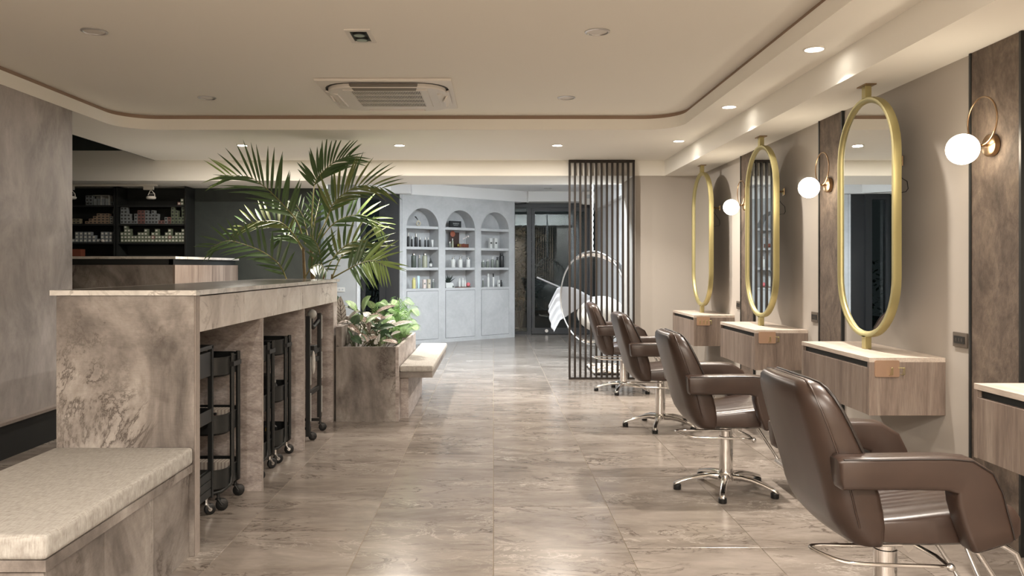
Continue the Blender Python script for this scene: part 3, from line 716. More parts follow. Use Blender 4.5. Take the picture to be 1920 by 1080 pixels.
def small_bottle(x, y, z, r, h, m, label, cat='bottle', cap=M_blackpl):
    b = MB().lathe([(r*0.9, 0), (r, 0.004), (r, h*0.72), (r*0.4, h*0.82), (r*0.4, h*0.86)], 16).build('bottle', m, smooth=40)
    MB().lathe([(r*0.45, h*0.86), (r*0.45, h)], 12).build('cap', cap, b, smooth=40); b.location = (x, y, z); return tag(b, label, cat)
small_bottle(-1.46, 4.20, 0.3985, 0.018, 0.085, plain('rosy', rgb(110, 62, 60), 0.4), 'small dark red bottle in the first trolley middle basket')
b = MB().box(-0.055, 0.055, -0.05, 0.05, 0, 0.15, b=0.006).build('storage_box', M_black); b.location = (-1.52, 5.23, 0.3985); tag(b, 'black lidded box standing in the middle basket of the far trolley', 'box'); MB().box(-0.057, 0.057, -0.052, 0.052, 0.118, 0.122).build('lid_seam', M_blackpl, b)
small_bottle(-1.42, 5.20, 0.3985, 0.016, 0.115, M_blackpl, 'black bottle with a pale top in the far trolley middle basket', cap=M_bx['white'])
small_bottle(-1.47, 5.20, 0.1165, 0.014, 0.115, plain('gold_tube', rgb(196, 160, 70), 0.35), 'gold tube in the bottom basket of the far trolley')
small_bottle(-1.44, 5.245, 0.1165, 0.022, 0.118, M_blackpl, 'black bottle in the bottom basket of the far trolley')
small_bottle(-1.50, 5.25, 0.1165, 0.022, 0.110, M_black, 'squat black bottle in the bottom basket of the far trolley')
# box trolley in the first bay
O = (-1.61, 3.86, 0); t = thing('drawer_trolley', 'black metal drawer trolley next to the island end panel', 'trolley', O)
X0, X1, Y0, Y1 = -1.80, -1.418, 3.64, 4.055
for x in (X0, X1-0.022):
    for y in (Y0, Y1-0.022): MB(O).box(x, x+0.022, y, y+0.022, 0.085, 0.85).build('post', M_black, t)
MB(O).box(X0, X1, Y0, Y1, 0.835, 0.855, b=0.003).build('top_frame', M_black, t)
d = MB(O).box(X0+0.01, X1-0.006, Y0+0.024, Y1-0.024, 0.70, 0.822, b=0.002).build('drawer', M_black, t)
MB(O).box(X0+0.01, X1-0.003, Y0+0.022, Y1-0.022, 0.47, 0.478).build('tray_floor', M_black, t)
m = MB(O)
for b in ((X1-0.006, X1-0.002, Y0+0.022, Y1-0.022), (X0+0.002, X0+0.006, Y0+0.022, Y1-0.022), (X0+0.01, X1-0.01, Y0+0.003, Y0+0.007), (X0+0.01, X1-0.01, Y1-0.007, Y1-0.003)): m.box(*b, 0.47, 0.535)
m.build('tray_rim', M_black, t)
for z0, z1 in ((0.095, 0.135), (0.138, 0.178), (0.181, 0.221)): MB(O).box(X0+0.01, X1-0.004, Y0+0.024, Y1-0.024, z0, z1, b=0.003).build('drawer', M_black, t)
MB(O).box(X0+0.01, X1-0.02, Y0+0.022, Y1-0.022, 0.221, 0.226).build('lower_shelf', M_black, t)
for k, (x, y) in enumerate(((0.165, 0.165), (0.165, -0.19), (-0.16, 0.165), (-0.16, -0.19))): caster(t, x, y, 0.085, 0.028, M_steel, 0.6+k)
# processor stand in the third bay
O = (-1.34, 5.93, 0); t = thing('hair_processor_stand', 'folded wheeled equipment stand with a round white head in the far island bay', 'equipment', O)
for y, h0 in ((5.745, 0.03), (6.115, 0.10)):
    p = MB(O).box(-1.345, -1.315, y-0.012, y+0.012, h0, 0.895, b=0.003).build('post', M_black, t)
    for z0, z1 in ((0.14, 0.34), (0.40, 0.60), (0.70, 0.88)): MB(O).box(-1.314, -1.310, y-0.006, y+0.010, z0, z1).build('pale_strip', M_bx['white'], p)
for z in (0.62, 0.555, 0.33): MB(O).box(-1.345, -1.325, 5.757, 6.103, z-0.016, z+0.016).build('cross_bar', M_black, t)
MB(O).box(-1.36, -1.32, 5.90, 6.00, 0.60, 0.665, b=0.004).build('clamp', M_blackpl, t)
MB(O).sphere((-1.322, 5.83, 0.905), 0.034, 20, 14).build('round_head', M_bx['white'], t, smooth=60)
MB(O).tube([(-1.33, 5.83, 0.88), (-1.335, 5.86, 0.82), (-1.335, 5.92, 0.80), (-1.335, 6.1, 0.84)], 0.016, 8).build('head_arm', M_blackpl, t, smooth=50)
mb = MB(O).sphere((-1.305, 5.80, 0.555), 0.05, 16, 12, (0.28, 0.55, 1.7)); mb.build('pale_pad', M_linen, t, smooth=60)
for x, y in ((0.02, -0.17), (0.02, 0.17), (-0.30, -0.17), (-0.30, 0.17)): caster(t, x, y, 0.10, 0.03, M_blackpl, 0.2)
MB(O).box(-1.65, -1.32, 5.755, 5.775, 0.075, 0.095).build('foot_bar', M_black, t); MB(O).box(-1.65, -1.32, 6.085, 6.105, 0.075, 0.095).build('foot_bar', M_black, t)
# ================================================================== RIGHT: VANITIES, MIRRORS, CHAIRS
VY = [2.718+1.767*i for i in range(4)]     # bay centres
VN = ['floating oak vanity at the picture edge, cut by the frame', 'floating oak vanity under the mirror reflecting a dark doorway', 'floating oak vanity under the mirror reflecting black slats', 'floating oak vanity in the room corner under the last mirror']
def vanity(i):
    yc = VY[i]; t = thing('vanity', VN[i], 'vanity', (2.09, yc, 0), 0, 'floating vanities along the mirror wall')
    x0, x1, hy = -0.191, 0.194, 0.444
    MB().box(x0, x1, -hy, hy, 0.767, 0.790, b=0.001).build('top', M_woodtop_lit, t)
    MB().box(x0, x1, -hy, -hy+0.02, 0.498, 0.767).build('side_panel', M_wood, t)
    MB().box(x0, x1, hy-0.02, hy, 0.498, 0.767).build('side_panel', M_wood, t)
    MB().box(x0+0.02, x1, -hy+0.02, hy-0.02, 0.498, 0.766).build('carcass', M_dark, t)
    MB().box(x0, x0+0.019, -hy+0.022, hy-0.022, 0.500, 0.737, b=0.001).build('drawer', M_wood, t)
    return t
for i in range(4): vanity(i)
def hook_plate(i):
    lab = ['copper hook plate on the side of the big vanity by the brown chair arm', 'copper hook plate on the vanity under the slat reflecting mirror', 'copper hook plate full of tiny hooks on the corner vanity'][i-1]
    y = VY[i]-0.444
    t = thing('hook_plate', lab, 'hook rack', (1.987, y-0.0005, 0.735), 0, 'copper hook plates')
    MB().loft([[(a, yy, b) for a, b in rrect(0.062, 0.042, 0.008, 3)] for yy in (-0.006, 0.0)]).build('plate', M_copper, t)
    hx = (0.015, 0.075) if i < 3 else (-0.035, 0.0, 0.03, 0.07)
    for k, x in enumerate(hx):
        m = MB(); e = 0.05 if x > 0.06 else 0.0
        zt = 0.005
        for dx in (-0.006, 0.006):
            m.tube([(x+dx, -0.004, -0.03), (x+dx*0.8, -0.022, -0.028), (x+dx*0.4, -0.027, zt)], 0.0018, 6)
        m.tube([(x-0.003, -0.027, zt), (x, -0.027, zt+0.003), (x+0.003, -0.027, zt)], 0.0025, 6)
        if x > 0.06: m.tube([(x-0.02, -0.004, zt), (x, -0.02, zt)], 0.002, 6)
        m.build('hook', M_gold, t, smooth=50)
for i in (1, 2, 3): hook_plate(i)
ML = [None, 'tall gold capsule mirror reflecting a dark doorway and a ceiling spot', 'tall gold capsule mirror reflecting black slats and bottles', 'tall gold capsule mirror reflecting plain beige wall in the corner']
def capsule(hw, hh, n=24):
    """outline in (y, z): stadium"""
    s = hh-hw; p = []
    for k in range(n+1): a = PI*k/n; p.append((hw*math.cos(a), s+hw*math.sin(a)))
    for k in range(n+1): a = PI+PI*k/n; p.append((hw*math.cos(a), -s+hw*math.sin(a)))
    return p
def mirror(i, rot=0.0):
    yc = VY[i]; t = thing('mirror', ML[i], 'mirror', (2.09, yc-0.005, 0.7905), rot, 'gold capsule mirrors')
    zc = 1.525-0.7905
    prof = [(0.338, -0.018), (0.341, 0.0), (0.338, 0.024), (0.308, 0.024), (0.306, -0.004), (0.318, -0.018)]
    secs = []
    outl = [capsule(w, w+0.330) for w, x in prof]
    n = len(outl[0])
    m = MB(); vs = [[m.bm.verts.new((prof[j][1], outl[j][k][0], zc+outl[j][k][1])) for j in range(len(prof))] for k in range(n)]
    for k in range(n):
        a, b = vs[k], vs[(k+1) % n]
        for j in range(len(prof)): m.bm.faces.new((a[j], a[(j+1) % len(prof)], b[(j+1) % len(prof)], b[j]))
    m.build('frame', M_gold, t, smooth=50)
    MB().prism([(-0.002, y, zc+z) for y, z in capsule(0.312, 0.642)], (0.012, 0, 0)).build('glass', M_mirror, t)
    MB().box(-0.018, 0.018, -0.021, 0.021, 0.0, 0.075, b=0.002).build('foot_post', M_gold, t)
    MB().box(-0.018, 0.018, -0.021, 0.021, zc+0.662, 2.264-0.7905, b=0.002).build('ceiling_post', M_gold, t)
    MB().box(-0.03, 0.03, -0.055, 0.055, 2.258-0.7905, 2.2645-0.7905).build('ceiling_plate', M_brass, t)
mirror(1); mirror(2); mirror(3)
SL = ['glowing opal globe wall lamp at the picture edge on the slate strip', 'glowing opal globe wall lamp between the two largest mirrors', 'glowing opal globe wall lamp beside the slat reflecting mirror']
def sconce(i, y):
    t = thing('wall_lamp', SL[i], 'lamp', (2.272, y, 1.80), 0, 'opal globe wall lamps')
    MB().lathe([(0.046, 0.0), (0.050, -0.004), (0.050, -0.026), (0.042, -0.032), (0.001, -0.032)], 32, (0, 0, 0.0), 'x').build('wall_plate', M_brass, t, smooth=40)
    q = Matrix.Rotation(math.radians(20), 4, 'Z')
    pts = [Vector((-0.055, 0, 0.110)) + Vector((0.0, 0.109*math.cos(a), 0.109*math.sin(a))) for a in [2*PI*k/40 for k in range(40)]]
    MB().tube(pts, 0.0042, 8, closed=True).build('ring', M_brass, t, smooth=60)
    MB().tube([(-0.03, 0, 0.0), (-0.055, 0, 0.001), (-0.09, 0, -0.008)], 0.006, 8).build('arm', M_brass, t, smooth=60)
    MB().sphere((-0.145, -0.004, -0.018), 0.069, 32, 24).build('globe', M_globe, t, smooth=90)
for i, y in enumerate((3.63, 5.395, 7.16)): sconce(i, y)
OL = ['dark wall socket by the slate strip at the picture edge', 'dark wall socket between the two largest mirrors', 'dark wall socket above the corner vanity']
for i, y in enumerate((3.905, 5.67, 7.437)):
    t = thing('wall_socket', OL[i], 'socket', (2.2848, y, 0.893), 0, 'dark wall sockets')
    MB().box(-0.010, 0, -0.058, 0.058, -0.036, 0.036, b=0.004).build('plate', plain('bronze_plate', rgb(92, 84, 76), 0.45), t, smooth=40)
    MB().box(-0.0125, -0.010, -0.044, 0.044, -0.018, 0.018).build('insert', M_blackpl, t)
    for yy in (-0.024, 0.0, 0.024): MB().box(-0.0135, -0.0125, yy-0.006, yy+0.006, -0.008, 0.008).build('outlet', plain('socket_face', rgb(60, 56, 52), 0.5), t)
t = thing('wall_socket', 'pale double wall socket on the grey wall behind the palm', 'socket', (-2.36, 12.3995, 0.895))
MB().box(-0.06, 0.06, -0.01, 0, -0.035, 0.035, b=0.003).build('plate', M_acw, t)
for x in (-0.024, 0.024): MB().box(x-0.014, x+0.014, -0.012, -0.01, -0.012, 0.012).build('outlet', M_greyw, t)
HL = ['brass wall hook beside the large mirror', 'brass wall hook beside the slat reflecting mirror', 'brass wall hook beside the corner mirror']
WL = ['black wire hanger beside the large mirror', 'black wire hanger beside the slat reflecting mirror', 'black wire hanger beside the corner mirror']
for i, y in enumerate((4.47, 6.285, 8.06)):
    t = thing('wall_hook', HL[i], 'hook', (2.2848, y, 1.84), 0, 'brass wall hooks')
    MB().box(-0.006, 0, -0.014, 0.014, -0.028, 0.028, b=0.002).build('plate', M_brass, t)
    MB().tube([(-0.006, 0, 0.0), (-0.10, 0, 0.0)], 0.007, 10).build('peg', M_brass, t, smooth=50)
    for dz in (-0.012, 0.012): MB().box(-0.012, -0.006, -0.01, 0.01, dz-0.007, dz+0.007).build('screw_cap', M_gold, t)
    h = thing('wire_hanger', WL[i], 'hanger', (2.225, y, 1.846), 0, 'black wire hangers')
    m = MB(); R = 0.013
    hookp = [(R*math.sin(a), 0.0, -R+0.004+R*math.cos(a)) for a in [math.radians(-120+12*k) for k in range(22)]]+[(0, 0.0, -0.05)]
    m.tube(hookp, 0.002, 6); m.build('hook', M_black, h, smooth=50)
    MB().tube([(0, 0.0, -0.05), (0.01, -0.10, -0.115), (0.012, -0.145, -0.135), (0.012, -0.155, -0.175), (0.01, -0.135, -0.19), (-0.01, 0.135, -0.19), (-0.012, 0.155, -0.175), (-0.012, 0.145, -0.135), (-0.01, 0.10, -0.115)], 0.0025, 6, closed=True).build('frame', M_black, h)

# ---- styling chairs
def superloft(secs, nseg=5):
    return secs
def make_chair():
    t = thing('styling_chair', 'x', 'chair', (1.31, 0, 0), 0, 'brown styling chairs along the mirrors')
    # backrest: horizontal rounded sections, bottom to top  (z, x rear, x front, half width, rear radius)
    S = [(0.382, -0.19, -0.125, 0.225), (0.388, -0.205, -0.119, 0.243), (0.41, -0.226, -0.117, 0.25), (0.45, -0.254, -0.117, 0.255), (0.50, -0.272, -0.124, 0.257), (0.55, -0.284, -0.135, 0.258),
         (0.615, -0.303, -0.158, 0.258), (0.69, -0.325, -0.19, 0.256), (0.76, -0.344, -0.222, 0.252), (0.81, -0.357, -0.246, 0.245), (0.845, -0.365, -0.264, 0.232), (0.870, -0.366, -0.279, 0.212), (0.884, -0.359, -0.292, 0.188), (0.890, -0.345, -0.305, 0.155)]
    secs = []
    for z, xr, xf, hw in S:
        d = xf-xr; rr = min(d*0.7, 0.09); p = []
        k = 6
        for j in range(k+1):            # rear +y corner
            a = PI/2+PI/2*j/k; p.append((xr+rr+rr*math.cos(a), hw-rr+rr*math.sin(a)))
        for j in range(1, 4): p.append((xr-0.012*math.sin(PI*j/4), (hw-rr)*(1-j/2)))
        for j in range(k+1):
            a = PI+PI/2*j/k; p.append((xr+rr+rr*math.cos(a), -hw+rr+rr*math.sin(a)))
        rf = min(d*0.25, 0.022)
        for j in range(4):
            a = -PI/2+PI/2*j/3; p.append((xf-rf+rf*math.cos(a), -hw+rf+rf*math.sin(a)))
        for j in range(1, 4): p.append((xf-0.012*math.sin(PI*j/4), -(hw-rf)*(1-j/2)))
        for j in range(4):
            a = PI/2*j/3; p.append((xf-rf+rf*math.cos(a), hw-rf+rf*math.sin(a)))
        secs.append([(x, y, z) for x, y in p])
    b = MB().loft(secs).build('backrest', M_leather, t, smooth=60)
    # piping along the front edge of the backrest and the rear shell seam
    for nm, fx, fy in (('piping', 0.002, 0.001), ('shell_seam', None, 0.002)):
        up = []
        for z, xr, xf, hw in S[6 if fx is not None else 3:]:
            if fx is not None: up.append((xf+fx-0.006, hw+fy-0.003, z))
            else: up.append((xr+0.62*(xf-xr)*0.62, hw-0.0005, z))
        dn = [(x, -y, z) for x, y, z in up[::-1]]
        mid = [(up[-1][0], 0.06, S[-1][0]+0.001), (up[-1][0], -0.06, S[-1][0]+0.001)]
        MB().tube(up+mid+dn, 0.0045 if fx else 0.003, 6).build(nm, M_piping if fx else M_leather, b, smooth=60)
    # seat: cross sections along x, ribbed top
    xs = [(-0.135, 0.392, 0.470), (-0.05, 0.386, 0.478), (0.05, 0.386, 0.490), (0.15, 0.388, 0.502), (0.24, 0.391, 0.511), (0.275, 0.394, 0.510), (0.292, 0.400, 0.504), (0.302, 0.414, 0.49)]
    secs = []; ny = 40; hw = 0.236
    for x, zb, zt in xs:
        top = []
        for j in range(ny+1):
            y = -hw+2*hw*j/ny; e = min(1, (hw-abs(y))/0.03); rib = 0.005*abs(math.sin(y/0.034*PI)) if abs(y) < 0.17 and x < 0.3 else 0.0
            top.append((x, y, zt-0.018*(1-e)**2+rib*min(1, (zt-zb)/0.08)))
        bot = [(x, hw, zb+0.012), (x, hw-0.02, zb), (x, 0, zb), (x, -hw+0.02, zb), (x, -hw, zb+0.012)]
        secs.append(top+bot)
    MB().loft(secs).build('seat', M_leather, t, smooth=50)
    # armrests
    for s in (-1, 1):
        path = [(-0.285, 0.629, 0.044), (-0.277, 0.630, 0.050), (-0.18, 0.630, 0.050), (-0.05, 0.631, 0.051), (0.04, 0.630, 0.052), (0.088, 0.622, 0.058), (0.118, 0.598, 0.067), (0.134, 0.555, 0.072), (0.148, 0.50, 0.071), (0.163, 0.455, 0.069), (0.174, 0.418, 0.067), (0.177, 0.408, 0.060)]
        secs = []
        for i, (x, z, h) in enumerate(path):
            a = Vector((path[max(i-1, 0)][0], path[max(i-1, 0)][1])); c = Vector((path[min(i+1, len(path)-1)][0], path[min(i+1, len(path)-1)][1])); d = (c-a).normalized()
            nx, nz = -d.y, d.x
            shrink = 0.8 if i in (0, len(path)-1) else 1
            secs.append([(x+nx*b, s*0.277+a2, z+nz*b) for a2, b in rrect(0.041*shrink, h, 0.016, 3)])
        a = MB().loft(secs).build('armrest', M_leather, t, smooth=50)
        pip = []
        for i, (x, z, h) in enumerate(path[1:-1]):
            a0 = path[i]; a1 = path[i+2]; d = Vector((a1[0]-a0[0], a1[1]-a0[1])).normalized(); pip.append((x-d.y*(h-0.006), s*(0.277+0.0405), z+d.x*(h-0.006)))
        MB().tube(pip, 0.0022, 6).build('seam', M_piping, a)
    # pedestal
    MB().lathe([(0.037, 0.075), (0.038, 0.09), (0.038, 0.30), (0.033, 0.302), (0.033, 0.384)], 32).build('column', M_chrome, t, smooth=40)
    MB().box(-0.10, 0.12, -0.09, 0.09, 0.372, 0.388).build('seat_plate', M_black, t)
    m = MB(); m.prism([(0.03, -0.045, 0.372), (0.075, -0.045, 0.372), (0.075, -0.045, 0.32), (0.055, -0.045, 0.30), (0.03, -0.045, 0.33)], (0, 0.006, 0)); m.build('pump_bracket', M_steel, t)
    hb = MB().lathe([(0.03, 0.055), (0.055, 0.062), (0.055, 0.082), (0.042, 0.098), (0.04, 0.105)], 32).build('base_hub', M_chrome, t, smooth=40)
    for k in range(5):
        a = math.radians(-110+72*k); c, s = math.cos(a), math.sin(a); secs = []
        for r, z, w, h in ((0.035, 0.076, 0.024, 0.019), (0.09, 0.080, 0.021, 0.016), (0.15, 0.074, 0.018, 0.013), (0.21, 0.060, 0.016, 0.011), (0.255, 0.046, 0.016, 0.010), (0.282, 0.036, 0.015, 0.009), (0.292, 0.030, 0.010, 0.006)):
            secs.append([(c*r-s*u, s*r+c*u, z+v) for u, v in rrect(w, h, min(w, h)*0.8, 3)])
        l = MB().loft(secs).build('base_leg', M_chrome, t, smooth=60)
        MB().lathe([(0.020, 0.0), (0.022, 0.003), (0.022, 0.026), (0.018, 0.030)], 16, (c*0.272, s*0.272, 0)).build('foot', M_blackpl, l, smooth=40)
    # pump lever loop
    MB().tube(bez([(0.06, -0.27, 0.338), (0.0, -0.285, 0.345), (-0.20, -0.285, 0.352), (-0.27, -0.27, 0.357), (-0.318, -0.21, 0.365), (-0.322, -0.175, 0.366), (-0.29, -0.155, 0.364), (-0.15, -0.155, 0.364), (-0.02, -0.15, 0.364)], 48), 0.0065, 8).build('pump_lever', M_chrome, t, smooth=60)
    MB().tube([(0.06, -0.27, 0.338), (0.075, -0.18, 0.336), (0.06, -0.045, 0.336)], 0.008, 8).build('lever_axle', M_chrome, t, smooth=60)
    MB().sphere((0.066, -0.272, 0.337), 0.013, 12, 8).build('lever_knob', M_steel, t, smooth=60)
    # footrest
    for sy in (-0.17, 0.17):
        for dx in (0.0, 0.12):
            MB().tube([(0.13+dx*0.9, sy, 0.40), (0.21+dx, sy, 0.345), (0.35+dx*0.6, sy, 0.13)], 0.0095, 8).build('footrest_bar', M_chrome, t, smooth=60)
    MB().box(0.33, 0.47, -0.17, 0.17, 0.115, 0.132, b=0.004).build('footrest_plate', M_steel, t)
    return t
CL = ['brown leather styling chair at the picture corner, largest of the row', 'brown leather styling chair facing the mirror with the dark doorway reflection', 'brown leather styling chair facing the mirror that reflects black slats', 'brown leather styling chair in front of the slat screen']
ch = make_chair()
for i, (y, rz, x) in enumerate(((2.70, 0.0, 1.322), (4.485, 0.0, 1.305), (6.25, 0.0, 1.305), (8.02, math.radians(-3), 1.305))):
    c = ch if i == 0 else copy_tree(ch)
    c.location = (x, y, 0); c.rotation_euler = (0, 0, rz); c['label'] = CL[i]

# ---- slat screen
O = (1.2, 8.88, 0); t = thing('slat_screen', 'tall dark vertical slat screen between floor and soffit', 'screen', O)
xs_ = [0.846+0.0592*i for i in range(13)]
for i, x in enumerate(xs_):
    MB(O).box(x-0.0105, x+0.0105, 8.86, 8.90, 0.02, 2.405).build('slat', M_slat, t)
MB(O).box(0.836, 1.568, 8.858, 8.902, 0.0, 0.022).build('bottom_rail', M_slat, t)
MB(O).box(0.836, 1.568, 8.858, 8.902, 2.405, 2.432).build('top_rail', M_slat, t)
# ================================================================== SHELF GOODS IN THE ARCHED CABINET
def lathe_item(kind, h, r, body, cap, label, u, z, w=0.085, cat='bottle', lab=None):
    p = arm @ Vector((u, w, z+0.0006)); t = thing({'bottle': 'bottle', 'pump': 'pump_bottle', 'tube': 'cream_tube', 'jar': 'bottle', 'spray': 'spray_bottle', 'dropper': 'dropper_bottle'}[kind], label, cat, p, AROT)
    if kind == 'tube':
        MB().loft([[(a, b, zz) for a, b in rrect(x, y, min(x, y)*0.9, 3)] for x, y, zz in ((r*0.6, r*0.6, 0.018), (r*0.75, r*0.6, h*0.4), (r, 0.004, h))]).build('body', body, t, smooth=40)
        MB().lathe([(r*0.6, 0), (r*0.6, 0.018)], 16).build('cap', cap, t, smooth=40); return t
    ch = {'bottle': 0.26, 'jar': 0.13, 'pump': 0.24, 'spray': 0.3, 'dropper': 0.36}[kind]; hb = h*(1-ch)
    MB().lathe([(r*0.92, 0), (r, 0.004), (r, hb*0.88), (r*0.9, hb*0.95), (r*0.5, hb)], 24).build('body', body, t, smooth=40)
    if kind == 'bottle': MB().lathe([(r*0.62, hb), (r*0.62, h-0.002), (r*0.5, h)], 20).build('cap', cap, t, smooth=40)
    elif kind == 'jar': MB().lathe([(r*0.7, hb), (r*0.7, h-0.003), (r*0.62, h)], 20).build('cap', cap, t, smooth=40)
    elif kind == 'dropper':
        MB().lathe([(r*0.55, hb), (r*0.5, hb+0.5*(h-hb)), (r*0.25, h-0.006), (r*0.2, h)], 16).build('cap', cap, t, smooth=40)
    else:
        m = MB(); m.lathe([(r*0.55, hb), (r*0.55, hb+(h-hb)*0.35), (r*0.2, hb+(h-hb)*0.4), (r*0.2, h-0.012)], 16)
        m.box(-r*0.45, r*0.9, -r*0.3, r*0.3, h-0.014, h); m.build('pump_head', cap, t, smooth=40)
    if lab: MB().lathe([(r*1.012, hb*0.15), (r*1.012, hb*0.66)], 24, cap=False).build('label_band', lab, t, smooth=40)
    return t
def P(n, *c, r=0.4, m=0): return plain(n, rgb(*c), r, m)
B_bl, B_sil, B_gr, B_ol, B_wh, B_tr, B_ye, B_cy, B_pk, B_be = P('bottle_black', 34, 36, 38), P('cap_silver', 205, 205, 205, r=0.2, m=1), P('bottle_dark_green', 74, 82, 76), P('bottle_sage', 150, 152, 134), P('bottle_white', 206, 208, 206), P('bottle_smoky', 112, 118, 112), P('bottle_yellow', 206, 200, 132), P('tube_pale_blue', 190, 214, 218), P('box_blush', 214, 200, 194), P('box_beige', 196, 188, 168)
B_wood, B_red, B_lem, B_orc = P('fruit_basket', 96, 58, 42), P('fruit_red', 186, 66, 52), P('fruit_yellow', 196, 180, 86), P('orchid_petal', 226, 216, 212)
z1, z2, z3, z4 = 1.906, 1.570, 1.235, 0.896
W_ = ['at the far left edge', 'second from the left', 'tallest of the row', 'slim one after the tallest', 'fifth along', 'sixth along']
for (u, h, r), s in zip([(0.213, 0.227, 0.0197), (0.281, 0.168, 0.016), (0.362, 0.216, 0.0273), (0.44, 0.157, 0.0174), (0.545, 0.158, 0.0162), (0.604, 0.158, 0.0163)], W_):
    lathe_item('bottle', h, r, B_bl, B_sil, f'black bottle with silver cap, {s}, second shelf of the left arch', u, z2)
lathe_item('tube', 0.122, 0.0227, B_wh, B_wh, 'white cream tube on the second shelf of the left arch', 0.687, z2, cat='tube')
lathe_item('jar', 0.228, 0.0395, B_gr, B_sil, 'wide dark green bottle with silver cap in the left arch', 0.316, z3)
lathe_item('bottle', 0.205, 0.0224, B_tr, B_sil, 'slim smoky bottle between two wide ones in the left arch', 0.431, z3)
lathe_item('jar', 0.230, 0.0425, B_ol, B_sil, 'wide sage bottle with silver cap in the left arch', 0.534, z3)
lathe_item('dropper', 0.158, 0.0251, B_bl, B_bl, 'small black dropper bottle with white label in the left arch', 0.652, z3, lab=B_wh)
lathe_item('jar', 0.173, 0.0297, B_ye, B_ye, 'pale yellow bottle on the lowest shelf of the left arch', 0.321, z4)
lathe_item('tube', 0.205, 0.0248, B_cy, B_cy, 'pale blue tube on the lowest shelf of the left arch', 0.411, z4, cat='tube')
def carton(u, z, h, r, m, label, w=0.085):
    b = MB().box(-r, r, -r*0.8, r*0.8, 0, h, b=0.001, seg=1).build('slim_carton', m); b.location = arm @ Vector((u, w, z+0.0005)); b.rotation_euler = (0, 0, AROT); tag(b, label, 'box')
    MB().box(-r*0.6, r*0.6, -r*0.81, -r*0.8, h*0.45, h*0.6).build('label_patch', M_lbl['dark'] if m is B_wh else B_tr, b); return b
carton(0.522, z4, 0.145, 0.025, B_pk, 'blush pink carton on the lowest shelf of the left arch')
carton(0.613, z4, 0.146, 0.025, B_be, 'beige carton on the lowest shelf of the left arch')
lathe_item('spray', 0.147, 0.0176, B_tr, B_wh, 'clear bottle with white sprayer in the left arch', 0.702, z4)
# ring vase
t = thing('ring_vase', 'pale ring shaped vase with a dark sprig, top of left arch', 'vase', arm @ Vector((0.426, 0.11, z1+0.0005)), AROT)
m = MB(); m.tube([(0.034*math.cos(a), 0, 0.046+0.034*math.sin(a)) for a in [2*PI*k/32 for k in range(32)]], 0.0125, 10, closed=True); m.tube([(0, 0, 0.088), (0, 0, 0.105)], 0.009, 10); m.build('body', B_be, t, smooth=60)
s_ = MB(); s_.tube([(0, 0, 0.10), (-0.03, 0, 0.125), (-0.06, 0.0, 0.155)], 0.003, 6)
for q in range(7): s_.sphere((-0.02-0.007*q, random.uniform(-.008, .008), 0.115+0.007*q+random.uniform(-.004, .004)), 0.008, 8, 6)
s_.build('sprig', P('dark_sprig', 36, 32, 32), t, smooth=60)
# black sign with lettering
t = thing('brand_sign', 'black rectangular sign with pale lettering in the middle arch', 'sign', arm @ Vector((1.165, 0.10, z1+0.0005)), AROT)
MB().box(-0.116, 0.116, -0.02, 0.02, 0, 0.112, b=0.002).build('block', P('sign_black', 26, 30, 32), t)
M_txt = P('sign_letters', 186, 190, 188)
for txt, sz, z in (('SHISEIDO', 0.031, 0.058), ('PROFESSIONAL', 0.0145, 0.034)):
    cu = bpy.data.curves.new('lettering', 'FONT'); cu.body = txt; cu.size = sz; cu.align_x = 'CENTER'; cu.extrude = 0.0004
    tmp = bpy.data.objects.new('lettering_curve', cu); COL.objects.link(tmp); bpy.context.view_layer.update()
    me = bpy.data.meshes.new_from_object(tmp.evaluated_get(bpy.context.evaluated_depsgraph_get())); bpy.data.objects.remove(tmp); bpy.data.curves.remove(cu)
    me.name = 'lettering'; me_o = link_mesh('lettering', me, t, M_txt)
    me_o.location = (0.004, -0.0206, z); me_o.rotation_euler = (PI/2, 0, 0)
# fruit basket etc.
lathe_item('bottle', 0.099, 0.0179, B_tr, B_sil, 'small clear bottle by the fruit basket in the middle arch', 1.044, z2, cat='bottle')
lathe_item('bottle', 0.154, 0.018, B_ol, B_sil, 'slim clear bottle next to the fruit basket in the middle arch', 1.10, z2)
b = MB().box(-0.10, 0.10, -0.008, 0.008, 0, 0.26, b=0.006).build('wood_board', P('walnut_board', 62, 44, 38, r=0.5)); b.location = arm @ Vector((1.215, 0.19, z2+0.001)); b.rotation_euler = (0, 0, AROT); tag(b, 'dark upright wooden board behind the fruit in the middle arch', 'board')
MB().lathe([(0.05, -0.012), (0.052, -0.009), (0.02, -0.018)], 24, (-0.045, -0.008, 0.235), 'y').build('round_ornament', P('coppery', 150, 84, 62, r=0.35), b, smooth=40)
t = thing('fruit_basket', 'small red brown fruit basket in the middle arch', 'basket', arm @ Vector((1.31, 0.075, z2+0.0005)), AROT)
for k in range(4): MB().box(-0.10, 0.10, -0.035, -0.031, 0.004+0.016*k, 0.016+0.016*k).build('slat', B_wood, t); MB().box(-0.10, 0.10, 0.031, 0.035, 0.004+0.016*k, 0.016+0.016*k).build('slat', B_wood, t)
MB().box(-0.10, 0.10, -0.031, 0.031, 0, 0.006).build('base', B_wood, t)
for x in (-0.10, 0.094): MB().box(x, x+0.006, -0.031, 0.031, 0.0, 0.066).build('side', B_wood, t)
